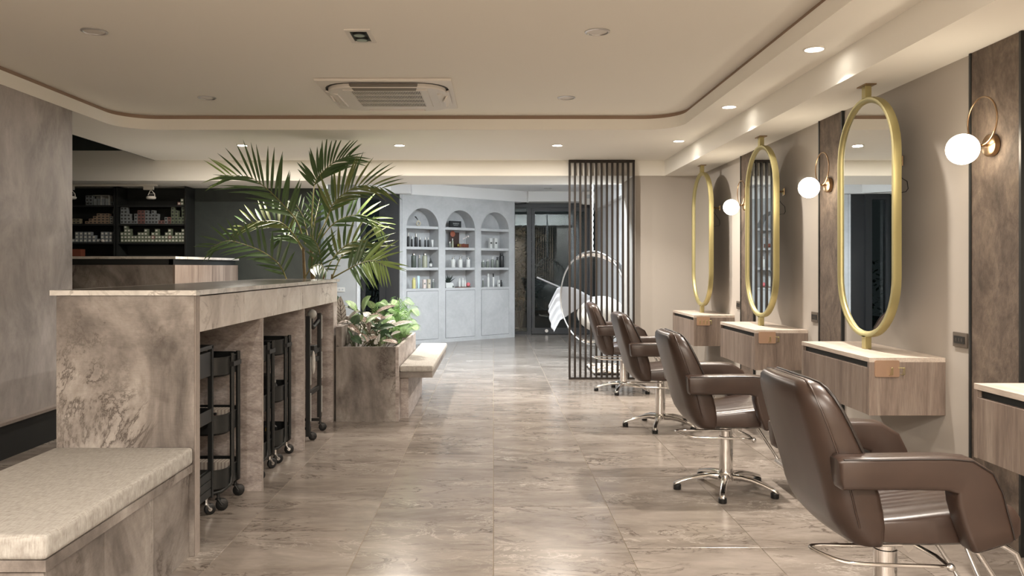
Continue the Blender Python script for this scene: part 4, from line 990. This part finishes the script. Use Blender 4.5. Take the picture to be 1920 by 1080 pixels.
for i, (u, m_, s, lb) in enumerate(((1.235, B_lem, 0.035, 'yellow fruit in the basket of the middle arch'), (1.325, B_red, 0.036, 'red fruit in the basket of the middle arch'), (1.385, B_red, 0.026, 'small red fruit at the basket end in the middle arch'))):
    f = MB().lathe([(0.001, 0.002), (s*0.6, 0.005), (s, s*0.8), (s*0.85, s*1.5), (s*0.35, s*1.75), (0.002, s*1.62)], 20).build('fruit', m_, smooth=60); f.location = arm @ Vector((u, 0.075, z2+0.0075)); f.rotation_euler = (0, 0, AROT); tag(f, lb, 'fruit')
    MB().tube([(0, 0, s*1.6), (0.003, 0, s*1.95)], 0.0015, 5).build('stem', B_wood, f)
t = thing('orchid_stem', 'orchid sprig with pale flowers in the middle arch', 'flower', arm @ Vector((1.395, 0.14, z2+0.0005)), AROT)
MB().lathe([(0.018, 0), (0.022, 0.05), (0.015, 0.055)], 16).build('pot', B_gr, t, smooth=40)
MB().tube(bez([(0, 0, 0.05), (-0.005, 0, 0.14), (0.02, 0, 0.19), (0.075, 0, 0.20)], 16), 0.002, 6).build('stem', P('orchid_green', 84, 96, 60), t)
for x, z in ((0.075, 0.2), (0.035, 0.185), (0.0, 0.165), (-0.03, 0.155)):
    m = MB()
    for k in range(5):
        a = 2*PI*k/5; m.ngon([(x, -0.006, z), (x+0.012*math.cos(a-0.5), -0.010, z+0.012*math.sin(a-0.5)), (x+0.019*math.cos(a), -0.012, z+0.019*math.sin(a)), (x+0.012*math.cos(a+0.5), -0.010, z+0.012*math.sin(a+0.5))])
    m.build('flower', B_orc, t)
for (u, h, r), s in zip([(1.11, 0.187, 0.0385), (1.263, 0.188, 0.0388), (1.432, 0.19, 0.0365)], ('first', 'second', 'third')):
    lathe_item('pump', h, r, B_wh, B_sil, f'white pump bottle, {s} of three in the middle arch', u, z3, cat='bottle')
t = thing('framed_card', 'small white framed card on the lowest shelf of the middle arch', 'card', arm @ Vector((1.035, 0.06, z4+0.0005)), AROT)
MB().prism([(-0.085, 0, 0), (0.085, 0, 0), (0.078, 0.03, 0.085), (-0.078, 0.03, 0.085)], (0, 0.006, 0)).build('frame', B_wh, t)
MB().box(0.045, 0.07, -0.012, -0.002, 0.005, 0.035).build('picture_patch', B_tr, t)
t = thing('dark_sprig_pot', 'dark leafy sprig behind the framed card in the middle arch', 'plant', arm @ Vector((1.07, 0.17, z4+0.0005)), AROT)
MB().lathe([(0.03, 0), (0.035, 0.07), (0.03, 0.075)], 16).build('pot', B_bl, t, smooth=40)
m = MB(); M_ds = P('dark_foliage', 34, 46, 38)
for k in range(26):
    a = random.uniform(-1.0, 1.2); L = random.uniform(0.08, 0.19); b0 = Vector((random.uniform(-.02, .02), random.uniform(-.02, .02), 0.07)); d = Vector((math.sin(a), random.uniform(-.3, .3), math.cos(a))).normalized(); sd = Vector((d.z, 0, -d.x))
    m.ngon([b0, b0+d*L*0.55+sd*0.008, b0+d*L, b0+d*L*0.55-sd*0.008])
g = m.build('foliage', M_ds, t); g['kind'] = 'stuff'
tr_ = MB().box(-0.15, 0.13, -0.05, 0.05, 0, 0.012, b=0.003).build('wood_tray', B_wood); tr_.location = arm @ Vector((1.33, 0.085, z4+0.0005)); tr_.rotation_euler = (0, 0, AROT); tag(tr_, 'brown tray under white bottles in the middle arch', 'tray')
MB().box(-0.14, 0.12, -0.04, 0.04, 0.012, 0.0125).build('tray_inlay', B_gr, tr_)
for (u, h, r), s in zip([(1.248, 0.163, 0.0207), (1.318, 0.164, 0.0225), (1.367, 0.126, 0.0182)], ('tall one at the tray end', 'tall one at the tray centre', 'short one beside the pink ball')):
    lathe_item('bottle', h-0.012, r, B_wh, B_wh, f'white bottle on the tray, {s}', u, z4+0.013)
b = MB().sphere((0, 0, 0.0365), 0.0365, 20, 14).build('pink_ball', P('pink', 206, 110, 116)); b.location = arm @ Vector((1.425, 0.075, z4+0.0135)); tag(b, 'pink ball on the tray in the middle arch', 'ornament'); b.data.polygons.foreach_set('use_smooth', [True]*len(b.data.polygons))
MB().lathe([(0.006, 0.071), (0.008, 0.078)], 10).build('knob', B_wh, b)
for (u, h, r), s in zip([(1.923, 0.176, 0.0293), (2.034, 0.177, 0.0322)], ('slimmer', 'wider')): carton(u, z2, h, r, B_wh, f'white carton in the right arch, the {s} of the pair')
for (u, h, r), bm_, cp, k, lb in (((1.756, 0.128, 0.0291), B_tr, B_wh, 'pump', 'smoky pump bottle by the jamb of the right arch'), ((1.862, 0.142, 0.0293), B_tr, B_wh, 'pump', 'smoky pump bottle, second on its shelf in the right arch'), ((1.97, 0.187, 0.0294), B_tr, B_wh, 'pump', 'tall smoky bottle with white pump in the right arch'), ((2.078, 0.177, 0.0296), B_tr, B_bl, 'pump', 'smoky bottle with black pump in the right arch'), ((2.18, 0.249, 0.0405), B_bl, B_bl, 'jar', 'large black bottle in the right arch')):
    lathe_item(k, h, r, bm_, cp, lb, u, z3)
for (u, h, r), bm_, cp, k, lb in (((1.756, 0.154, 0.0132), B_tr, B_sil, 'bottle', 'slim bottle by the jamb on the lowest shelf of right arch'), ((1.876, 0.232, 0.0213), B_wh, B_wh, 'bottle', 'tall white bottle with white cap in the right arch'), ((1.99, 0.234, 0.0187), B_wh, B_bl, 'bottle', 'tall white bottle with black cap in the right arch'), ((2.166, 0.118, 0.0216), B_bl, B_bl, 'bottle', 'short black bottle on the lowest shelf of the right arch')):
    lathe_item(k, h, r, bm_, cp, lb, u, z4)
carton(2.112, z4, 0.117, 0.0215, B_wh, 'small white carton beside the short black bottle in the right arch')

# ================================================================== PLANTS
def uv_leaf(bm, uvl, base, tip, width, nrm, curl=0.12, fold=0.18, nu=5, nv=9, round_=0.75):
    base, tip = Vector(base), Vector(tip); ax = tip-base; L = ax.length; T = ax.normalized()
    N = Vector(nrm); N = (N-T*N.dot(T)).normalized(); S = T.cross(N)
    rows = []
    for j in range(nv+1):
        v = j/nv; w = width*0.5*(math.sin(PI*min(1, v**round_))**0.8 if 0 < v < 1 else 0.0)+0.0006
        c = base+T*(L*v)-N*(curl*L*(v-0.5)**2*2-curl*L*0.5)
        rows.append([(bm.verts.new(c+S*w*(2*i/nu-1)+N*(fold*w*abs(2*i/nu-1)+0.012*math.sin(9*v+i)*L*0.3*abs(2*i/nu-1))), (i/nu, v)) for i in range(nu+1)])
    for j in range(nv):
        for i in range(nu):
            q = [rows[j][i], rows[j][i+1], rows[j+1][i+1], rows[j+1][i]]
            f = bm.faces.new([x[0] for x in q]); f.smooth = True
            for lp, x in zip(f.loops, q): lp[uvl].uv = x[1]
def leaf_obj(name, mat, parent, **kw):
    bm = bmesh.new(); uvl = bm.loops.layers.uv.new('UVMap'); uv_leaf(bm, uvl, **kw)
    me = bpy.data.meshes.new(name); bm.to_mesh(me); bm.free(); me.materials.append(mat)
    o = bpy.data.objects.new(name, me); COL.objects.link(o); o.parent = parent; return o
LM = {'dark': leaf_mat('leaf_dark_green', rgb(58, 84, 60), rgb(84, 108, 78), vw=0.05), 'white': leaf_mat('leaf_cream_veined', rgb(232, 230, 222), rgb(78, 68, 62), nveins=6, vw=0.09),
      'pink': leaf_mat('leaf_pink_veined', rgb(206, 186, 178), rgb(66, 62, 52), rgb(112, 118, 96), nveins=6, vw=0.13), 'light': leaf_mat('leaf_light_green', rgb(158, 196, 136), rgb(222, 234, 206), nveins=6, vw=0.06)}
M_stem = plain('leaf_stem_green', rgb(104, 108, 76), 0.5)
LV = [((-1.32, 6.967, 0.89), (-1.341, 6.917, 0.982), 0.054, 'dark', 0), ((-1.141, 6.936, 0.843), (-1.287, 6.886, 0.906), 0.036, 'dark', 0), ((-1.305, 6.916, 0.779), (-1.307, 6.866, 0.966), 0.09, 'white', 0), ((-1.258, 6.889, 0.787), (-1.154, 6.839, 0.861), 0.071, 'white', 0),
 ((-1.142, 6.983, 0.847), (-1.071, 6.933, 0.975), 0.127, 'light', 1), ((-1.173, 6.915, 0.863), (-1.259, 6.865, 0.942), 0.078, 'light', 1), ((-1.019, 6.882, 0.847), (-0.858, 6.832, 0.906), 0.054, 'pink', 2), ((-1.07, 6.904, 0.827), (-0.944, 6.854, 0.801), 0.066, 'pink', 2),
 ((-0.998, 6.784, 0.723), (-0.921, 6.734, 0.797), 0.064, 'dark', 2), ((-0.997, 6.777, 0.718), (-1.045, 6.727, 0.795), 0.059, 'dark', 2), ((-0.884, 6.853, 0.73), (-0.71, 6.803, 0.772), 0.056, 'white', 2), ((-1.23, 6.77, 0.757), (-1.134, 6.72, 0.696), 0.053, 'pink', 0),
 ((-1.137, 6.737, 0.692), (-1.059, 6.687, 0.63), 0.047, 'pink', 0), ((-1.051, 6.782, 0.682), (-1.078, 6.732, 0.791), 0.064, 'pink', 2), ((-1.13, 6.834, 0.749), (-1.215, 6.784, 0.788), 0.047, 'dark', 0), ((-0.955, 6.645, 0.611), (-0.942, 6.595, 0.681), 0.075, 'white', 2),
 ((-0.792, 6.672, 0.611), (-0.9, 6.622, 0.633), 0.046, 'pink', 2), ((-0.873, 6.764, 0.666), (-0.791, 6.714, 0.697), 0.041, 'white', 2), ((-1.164, 6.693, 0.597), (-1.20, 6.643, 0.706), 0.035, 'dark', 0), ((-1.148, 6.874, 0.817), (-1.081, 6.824, 0.773), 0.048, 'pink', 0),
 ((-0.977, 6.967, 0.866), (-0.893, 6.917, 0.916), 0.054, 'light', 1), ((-1.05, 6.929, 0.886), (-1.066, 6.879, 0.948), 0.054, 'light', 1), ((-1.367, 6.961, 0.806), (-1.369, 6.911, 0.946), 0.072, 'white', 0), ((-0.881, 6.741, 0.721), (-0.944, 6.691, 0.655), 0.047, 'dark', 2),
 ((-1.181, 6.659, 0.67), (-1.098, 6.609, 0.617), 0.052, 'dark', 0), ((-1.051, 6.632, 0.615), (-1.088, 6.582, 0.676), 0.046, 'dark', 0), ((-0.846, 6.736, 0.634), (-0.897, 6.686, 0.679), 0.047, 'dark', 2), ((-1.328, 6.823, 0.762), (-1.237, 6.773, 0.789), 0.029, 'pink', 0)]
random.seed(5)
for k in range(44):     # fuller undergrowth of the same leaves
    x, y = random.uniform(-1.19, -0.90), random.uniform(6.62, 7.3); z = random.uniform(0.56, 0.80); a = random.uniform(0, 2*PI); L = random.uniform(0.08, 0.13)
    LV.append(((x, y, z), (x+L*math.cos(a), y+L*0.6*math.sin(a)-0.02, z+random.uniform(0.0, 0.07)), random.uniform(0.045, 0.065), random.choice(['dark', 'pink', 'dark', 'white', 'light']), random.choice([0, 1, 2])))
ROOTS = [(-1.16, 6.80, 0.50), (-1.06, 7.05, 0.50), (-0.95, 6.78, 0.50)]
PLAB = ['houseplant with cream dark veined leaves next to the island', 'houseplant with large light green leaves at the planter centre', 'houseplant with pink grey veined leaves at the planter front']
plants = [thing('leafy_houseplant', PLAB[i], 'plant', ROOTS[i], 0, 'houseplants in the planter') for i in range(3)]
for b, t_, w, kind, pi in LV:
    r0 = Vector(ROOTS[pi]); b = Vector(b)-r0; t_ = Vector(t_)-r0
    nrm = Vector((random.uniform(-.3, .3), -0.45, 0.85))
    t_ = b+(t_-b)*1.18; lo = leaf_obj('leaf', LM[kind], plants[pi], base=b, tip=t_, width=w*1.4, nrm=nrm)
    MB().tube(bez([(0, 0, 0), (b.x*0.5, b.y*0.5+0.02, b.z*0.55), tuple(b), tuple(b+(t_-b)*0.2)], 8), 0.0028, 5).build('leaf_stem', M_stem, lo)
FN = [[(-0.867, 7.416, 0.604), (-0.852, 7.336, 0.788), (-0.811, 7.256, 0.937), (-0.718, 7.176, 0.91)], [(-0.879, 7.464, 0.6), (-0.863, 7.384, 0.798), (-0.879, 7.304, 0.939), (-0.91, 7.224, 0.908)], [(-0.854, 7.414, 0.604), (-0.82, 7.334, 0.769), (-0.736, 7.254, 0.865), (-0.675, 7.174, 0.811)],
 [(-0.874, 7.476, 0.599), (-0.891, 7.396, 0.784), (-0.843, 7.316, 0.834), (-0.74, 7.236, 0.769)], [(-0.881, 7.318, 0.612), (-0.89, 7.238, 0.732), (-0.911, 7.158, 0.812), (-0.975, 7.078, 0.768)], [(-0.844, 7.44, 0.602), (-0.81, 7.36, 0.723), (-0.751, 7.28, 0.748), (-0.677, 7.2, 0.691)],
 [(-0.858, 7.333, 0.598), (-0.823, 7.253, 0.693), (-0.783, 7.173, 0.709), (-0.762, 7.093, 0.65)], [(-0.901, 7.481, 0.585), (-0.872, 7.401, 0.669), (-0.881, 7.321, 0.694), (-0.909, 7.241, 0.644)], [(-0.886, 7.464, 0.6), (-0.889, 7.384, 0.766), (-0.898, 7.304, 0.847), (-0.941, 7.224, 0.845)],
 [(-0.83, 7.229, 0.608), (-0.772, 7.149, 0.689), (-0.705, 7.069, 0.719), (-0.672, 6.989, 0.695)], [(-1.034, 7.241, 0.707), (-1.035, 7.161, 0.873), (-0.999, 7.081, 0.939), (-0.915, 7.001, 0.906)], [(-0.894, 7.265, 0.655), (-0.915, 7.185, 0.736), (-0.941, 7.105, 0.766), (-0.979, 7.025, 0.723)]]
M_fern = plain('fern_green', rgb(160, 198, 138), 0.5, grain=0.2, gs=20)
fr0 = (-0.87, 7.42, 0.50); fern = thing('fern', 'feathery pale green fern at the planter end by the bench', 'plant', fr0)
for p in FN:
    pts = bez([fr0]+p, 40); m = MB(fr0); m.tube(pts, 0.0016, 5, radii=[0.0026-0.0018*i/40 for i in range(41)])
    for i in range(9, 41):
        T = (pts[min(i+1, 40)]-pts[i-1]).normalized(); Nn = Vector((0.1, -0.6, 0.8)); S = T.cross(Nn).normalized(); v = (i-9)/31
        L = 0.085*math.sin(PI*(0.12+0.86*v))**0.7+0.008
        for s in (-1, 1):
            d = (S*s*0.85+T*0.45+Vector((0, -0.1, 0.05))).normalized(); wv = T*0.0052
            q0 = pts[i]; q1 = q0+d*L*0.5+Vector((0, 0, 0.004)); q2 = q0+d*L-Vector((0, 0, L*0.35))
            a = [m.bm.verts.new(x) for x in (q0-wv*0.6, q0+wv*0.6, q1+wv, q2, q1-wv)]
            m.bm.faces.new((a[0], a[1], a[2], a[4])); m.bm.faces.new((a[2], a[3], a[4]))
    m.build('frond', M_fern, fern)
# ---- palm
FR = {1: [(-1.671, 7.3, 1.418), (-1.654, 7.32, 1.811), (-1.637, 7.34, 2.017), (-1.582, 7.36, 2.107), (-1.471, 7.38, 2.212), (-1.331, 7.4, 2.263)],
 2: [(-1.711, 7.3, 1.445), (-1.78, 7.25, 1.658), (-1.888, 7.2, 1.802), (-2.021, 7.15, 1.944), (-2.164, 7.1, 2.044), (-2.364, 7.05, 2.058)],
 3: [(-1.657, 7.3, 1.418), (-1.529, 7.27, 1.646), (-1.456, 7.24, 1.805), (-1.343, 7.21, 1.91), (-1.178, 7.18, 1.98), (-0.968, 7.15, 1.95)],
 4: [(-1.63, 7.3, 1.418), (-1.508, 7.362, 1.61), (-1.37, 7.425, 1.709), (-1.201, 7.487, 1.727), (-1.064, 7.55, 1.619)],
 5: [(-1.738, 7.3, 1.418), (-1.835, 7.36, 1.542), (-1.959, 7.42, 1.654), (-2.114, 7.48, 1.678), (-2.284, 7.54, 1.661), (-2.478, 7.6, 1.565)],
 6: [(-1.84, 7.3, 1.00), (-1.887, 7.3, 1.134), (-1.944, 7.26, 1.269), (-2.067, 7.22, 1.376), (-2.228, 7.18, 1.448), (-2.375, 7.14, 1.48), (-2.506, 7.1, 1.42)],
 7: [(-1.549, 7.3, 1.147), (-1.46, 7.325, 1.337), (-1.342, 7.35, 1.453), (-1.196, 7.375, 1.488), (-1.057, 7.4, 1.427)],
 8: [(-1.468, 7.3, 1.147), (-1.304, 7.212, 1.229), (-1.169, 7.125, 1.284), (-1.05, 7.037, 1.301), (-0.934, 6.95, 1.255)],
 9: [(-1.725, 7.3, 1.147), (-1.635, 7.2, 1.242), (-1.533, 7.1, 1.268), (-1.46, 7.0, 1.216)], 10: [(-1.738, 7.3, 1.391), (-1.817, 7.4, 1.488), (-1.925, 7.5, 1.547), (-2.035, 7.6, 1.509)],
 11: [(-1.671, 7.3, 1.418), (-1.732, 7.388, 1.611), (-1.78, 7.475, 1.726), (-1.88, 7.562, 1.86)], 12: [(-1.657, 7.3, 1.418), (-1.653, 7.4, 1.667), (-1.647, 7.5, 1.797), (-1.641, 7.6, 1.931)],
 13: [(-1.549, 7.3, 1.174), (-1.569, 7.267, 1.336), (-1.589, 7.233, 1.443), (-1.635, 7.2, 1.522)], 14: [(-1.468, 7.3, 1.161), (-1.4, 7.367, 1.337), (-1.302, 7.433, 1.393), (-1.175, 7.5, 1.381)]}
LEN = {1: 0.26, 2: 0.30, 3: 0.27, 4: 0.22, 5: 0.20, 6: 0.21, 7: 0.22, 8: 0.24, 9: 0.15, 10: 0.16, 11: 0.14, 12: 0.15, 13: 0.17, 14: 0.18}
PR = Vector((-1.62, 7.3, 0.70)); palm = thing('palm', 'tall feathery palm rising behind the island worktop', 'plant', PR)
M_pleaf = [plain('palm_leaf', rgb(78, 102, 64), 0.38, grain=0.25, gs=5), plain('palm_leaf_light', rgb(142, 168, 98), 0.38, grain=0.25, gs=5), plain('palm_leaf_olive', rgb(112, 122, 72), 0.4, grain=0.25, gs=5)]
M_rach = plain('palm_rachis', rgb(128, 124, 74), 0.45)
M_trunk = plain('palm_trunk', rgb(112, 96, 66), 0.7, grain=0.3, gs=15)
def leaflet_mesh(mat):
    bm = bmesh.new(); rows = []
    for j in range(7):
        v = j/6; w = [0.35, 0.85, 1.0, 0.95, 0.75, 0.42, 0.03][j]; z = -0.16*v*v
        rows.append([bm.verts.new((x*w, v, z+abs(x)*0.22*w*0.08)) for x in (-1, 0, 1)])
    for a, b in zip(rows, rows[1:]):
        for i in range(2): f = bm.faces.new((a[i], a[i+1], b[i+1], b[i])); f.smooth = True
    me = bpy.data.meshes.new('leaflet'); bm.to_mesh(me); bm.free(); me.materials.append(mat); return me
LFM = [leaflet_mesh(m) for m in M_pleaf]
random.seed(11)
for k, p in FR.items():
    big = len(p) > 4; n = 34 if k in (1, 2, 3) else (28 if k in (5, 6, 8) else (24 if big else 14))
    N_ = 40; pts = bez([Vector(q)-PR for q in p], N_)
    fo = MB().tube(pts, 0.006, 6, radii=[0.0075-0.0058*i/N_ for i in range(N_+1)]).build('frond', M_rach, palm, smooth=60)
    t0 = {1: 0.36, 2: 0.26, 3: 0.30, 6: 0.22}.get(k, 0.25)
    for i in range(n):
        v = i/(n-1); tt = t0+(0.995-t0)*v; f = tt*N_; a = int(min(f, N_-1)); pos = pts[a].lerp(pts[a+1], f-a)
        T = (pts[min(a+2, N_)]-pts[max(a-1, 0)]).normalized(); Nn = Vector((0.12*(-1)**k, -0.8, 0.45)).normalized(); S = T.cross(Nn).normalized()
        s = 1 if i % 2 else -1
        fwd = 0.42+0.75*v
        d = (S*s*(0.95-0.25*v)+T*fwd+Nn*random.uniform(-0.05, 0.3)+Vector((0, 0, 0.34*(1-0.8*v) if k != 8 else -0.35*v))).normalized()
        d = (d+Vector((random.uniform(-.08, .08), random.uniform(-.08, .08), random.uniform(-.08, .08)))).normalized()
        L = LEN[k]*(0.55+0.9*math.sin(PI*(0.18+0.72*v)))*0.95*random.uniform(0.9, 1.1); w = 0.0135*(1.25-0.6*v)
        nn = (Nn-d*Nn.dot(d)).normalized(); x = d.cross(nn)
        mt = Matrix((x, d, nn)).transposed().to_4x4(); mt.translation = pos
        mi = 1 if (k in (8,) and v > 0.3) or (k == 2 and v > 0.85) or (k == 4 and v > 0.5) else (2 if k in (5, 7, 3) and i % 3 else 0)
        lf = bpy.data.objects.new('leaflet', LFM[mi]); COL.objects.link(lf); lf.parent = fo
        lf.matrix_local = mt @ Matrix.Diagonal((w, L, L, 1))
for xs0, x1, z1_, r in ((-1.62, -1.665, 1.44, 0.022), (-1.70, -1.735, 1.42, 0.016), (-1.55, -1.555, 1.20, 0.017), (-1.50, -1.47, 1.18, 0.014), (-1.80, -1.84, 1.02, 0.013), (-1.68, -1.725, 1.16, 0.012)):
    MB().tube(bez([(xs0+1.62, 0, 0), ((xs0+x1)/2+1.62, 0.0, (z1_-0.7)*0.5), (x1+1.62, 0, z1_-0.7)], 10), r, 8, radii=[r*(1.15-0.4*i/10) for i in range(11)]).build('stem', M_trunk, palm, smooth=60)

# ================================================================== HANGING CHAIR CORNER
EC = Vector((1.285, 10.45, 0.84)); ER = 0.61
nrm = Vector((-0.8, -0.6, 0.0)).normalized(); hx = Vector((nrm.y, -nrm.x, 0)).normalized(); up = Vector((0, 0, 1))
eg = thing('hanging_bubble_chair', 'clear round hanging chair with a metal ring, behind the slat screen', 'chair', (EC.x, EC.y, EC.z-ER))
off = Vector((0, 0, ER))
MB().tube([off+hx*ER*math.cos(a)+up*ER*math.sin(a) for a in [2*PI*k/64 for k in range(64)]], 0.011, 10, closed=True).build('ring', M_steel, eg, smooth=60)
m = MB(); rows = []
for j in range(15):
    ph = math.radians(0+84*j/14); rr = ER*math.cos(ph); dp = 0.50*math.sin(ph)
    rows.append([off-nrm*dp+hx*rr*math.cos(a)+up*rr*math.sin(a) for a in [2*PI*k/40 for k in range(40)]])
m.loft(rows, cap=True); m.build('clear_shell', M_acrylic, eg, smooth=80)
cu_ = MB().sphere((0, 0, 0), 0.42, 32, 18, (1, 0.46, 0.58)).build('seat_cushion', fabric('cream_fabric', rgb(214, 210, 202), rgb(236, 234, 228)), smooth=90)
cu_.parent = eg; cu_.location = off-nrm*0.17+up*(-0.22); cu_.rotation_euler = (0, 0, math.atan2(hx.y, hx.x))
rope = thing('rope', 'twisted white rope holding up the round hanging chair', 'rope', (EC.x, EC.y, 2.598))
for ph in (0, PI):
    MB().tube([(0.012*math.cos(ph+0.5*i), 0.012*math.sin(ph+0.5*i), -1.145*i/90) for i in range(91)], 0.012, 6).build('strand', M_white, rope, smooth=60)
MB().lathe([(0.05, 0), (0.05, -0.012), (0.02, -0.03)], 20).build('ceiling_rose', M_steel, rope, smooth=40)
# white throw draped over the rim
def throw():
    angs = [12, 7, 2, -3, -8, -13, -18, -23, -28]
    rim = [Vector(EC+hx*(ER+0.03)*math.cos(a)+up*(ER+0.03)*math.sin(a)) for a in [math.radians(x) for x in angs]]
    def f(s, v):
        i = s*(len(rim)-1); a = int(min(i, len(rim)-2)); r = rim[a].lerp(rim[a+1], i-a)
        fold = 0.010*math.sin(s*24+1.5*v)*min(1, v*2.5)*min(1, s*6)
        if v < 0.45:                              # lies inside on the cushion
            q = 1-v/0.45; tgt = EC-nrm*0.10+hx*(0.10-0.30*s)+up*(0.0)
            p = r.lerp(tgt, q*0.95); p = p+up*(0.05*math.sin(PI*q)+fold*0.8)
        else:
            q = (v-0.45)/0.55; drop = (0.24-0.06*s)*q*(0.95+0.06*math.sin(s*9+1))
            p = r+nrm*(0.04+0.10*q+fold*0.9)+hx*(0.02*math.sqrt(q)+0.05*q*(1-s))-up*(drop+0.01)
        return p
    return f
m = MB((EC.x, EC.y, EC.z-0.5)); m.grid(throw(), 64, 28); th = m.build('throw_blanket', plain('white_gauze', (0.36, 0.36, 0.37, 1), 0.9, spec=0.1), smooth=90, solid=0.004)
th.location = (EC.x, EC.y, EC.z-0.5); tag(th, 'thin white throw draped over the rim of the hanging chair', 'blanket')
t = thing('wall_unit', 'small white box unit on the white bulkhead above the garden door', 'wall unit', (1.69, 14.349, 2.36))
MB().loft([[(a, y, b+0.115) for a, b in rrect(0.115, 0.115, 0.03, 4)] for y in (-0.14, 0.0)]).build('housing', M_acw, t, smooth=40); MB().box(-0.05, 0.05, -0.143, -0.14, 0.10, 0.17).build('grille', M_greyw, t)
t = thing('pebble_mat', 'mottled brown pebble mat on the floor behind the slat screen', 'mat', (1.42, 9.6, 0.0))
pm = [plain('pebble', rgb(*c), 0.6) for c in ((150, 132, 110), (190, 180, 166), (112, 94, 78), (220, 214, 206))]
MB().box(-0.26, 0.14, -0.40, 0.50, 0.0005, 0.02).build('tray', M_soil, t)
for q in range(4):
    m = MB()
    for i in range(110): m.sphere((random.uniform(-0.25, 0.13), random.uniform(-0.39, 0.49), 0.026), random.uniform(0.012, 0.024), 7, 5, (1.2, 1, 0.6))
    g = m.build('pebbles', pm[q], t, smooth=90); g['kind'] = 'stuff'
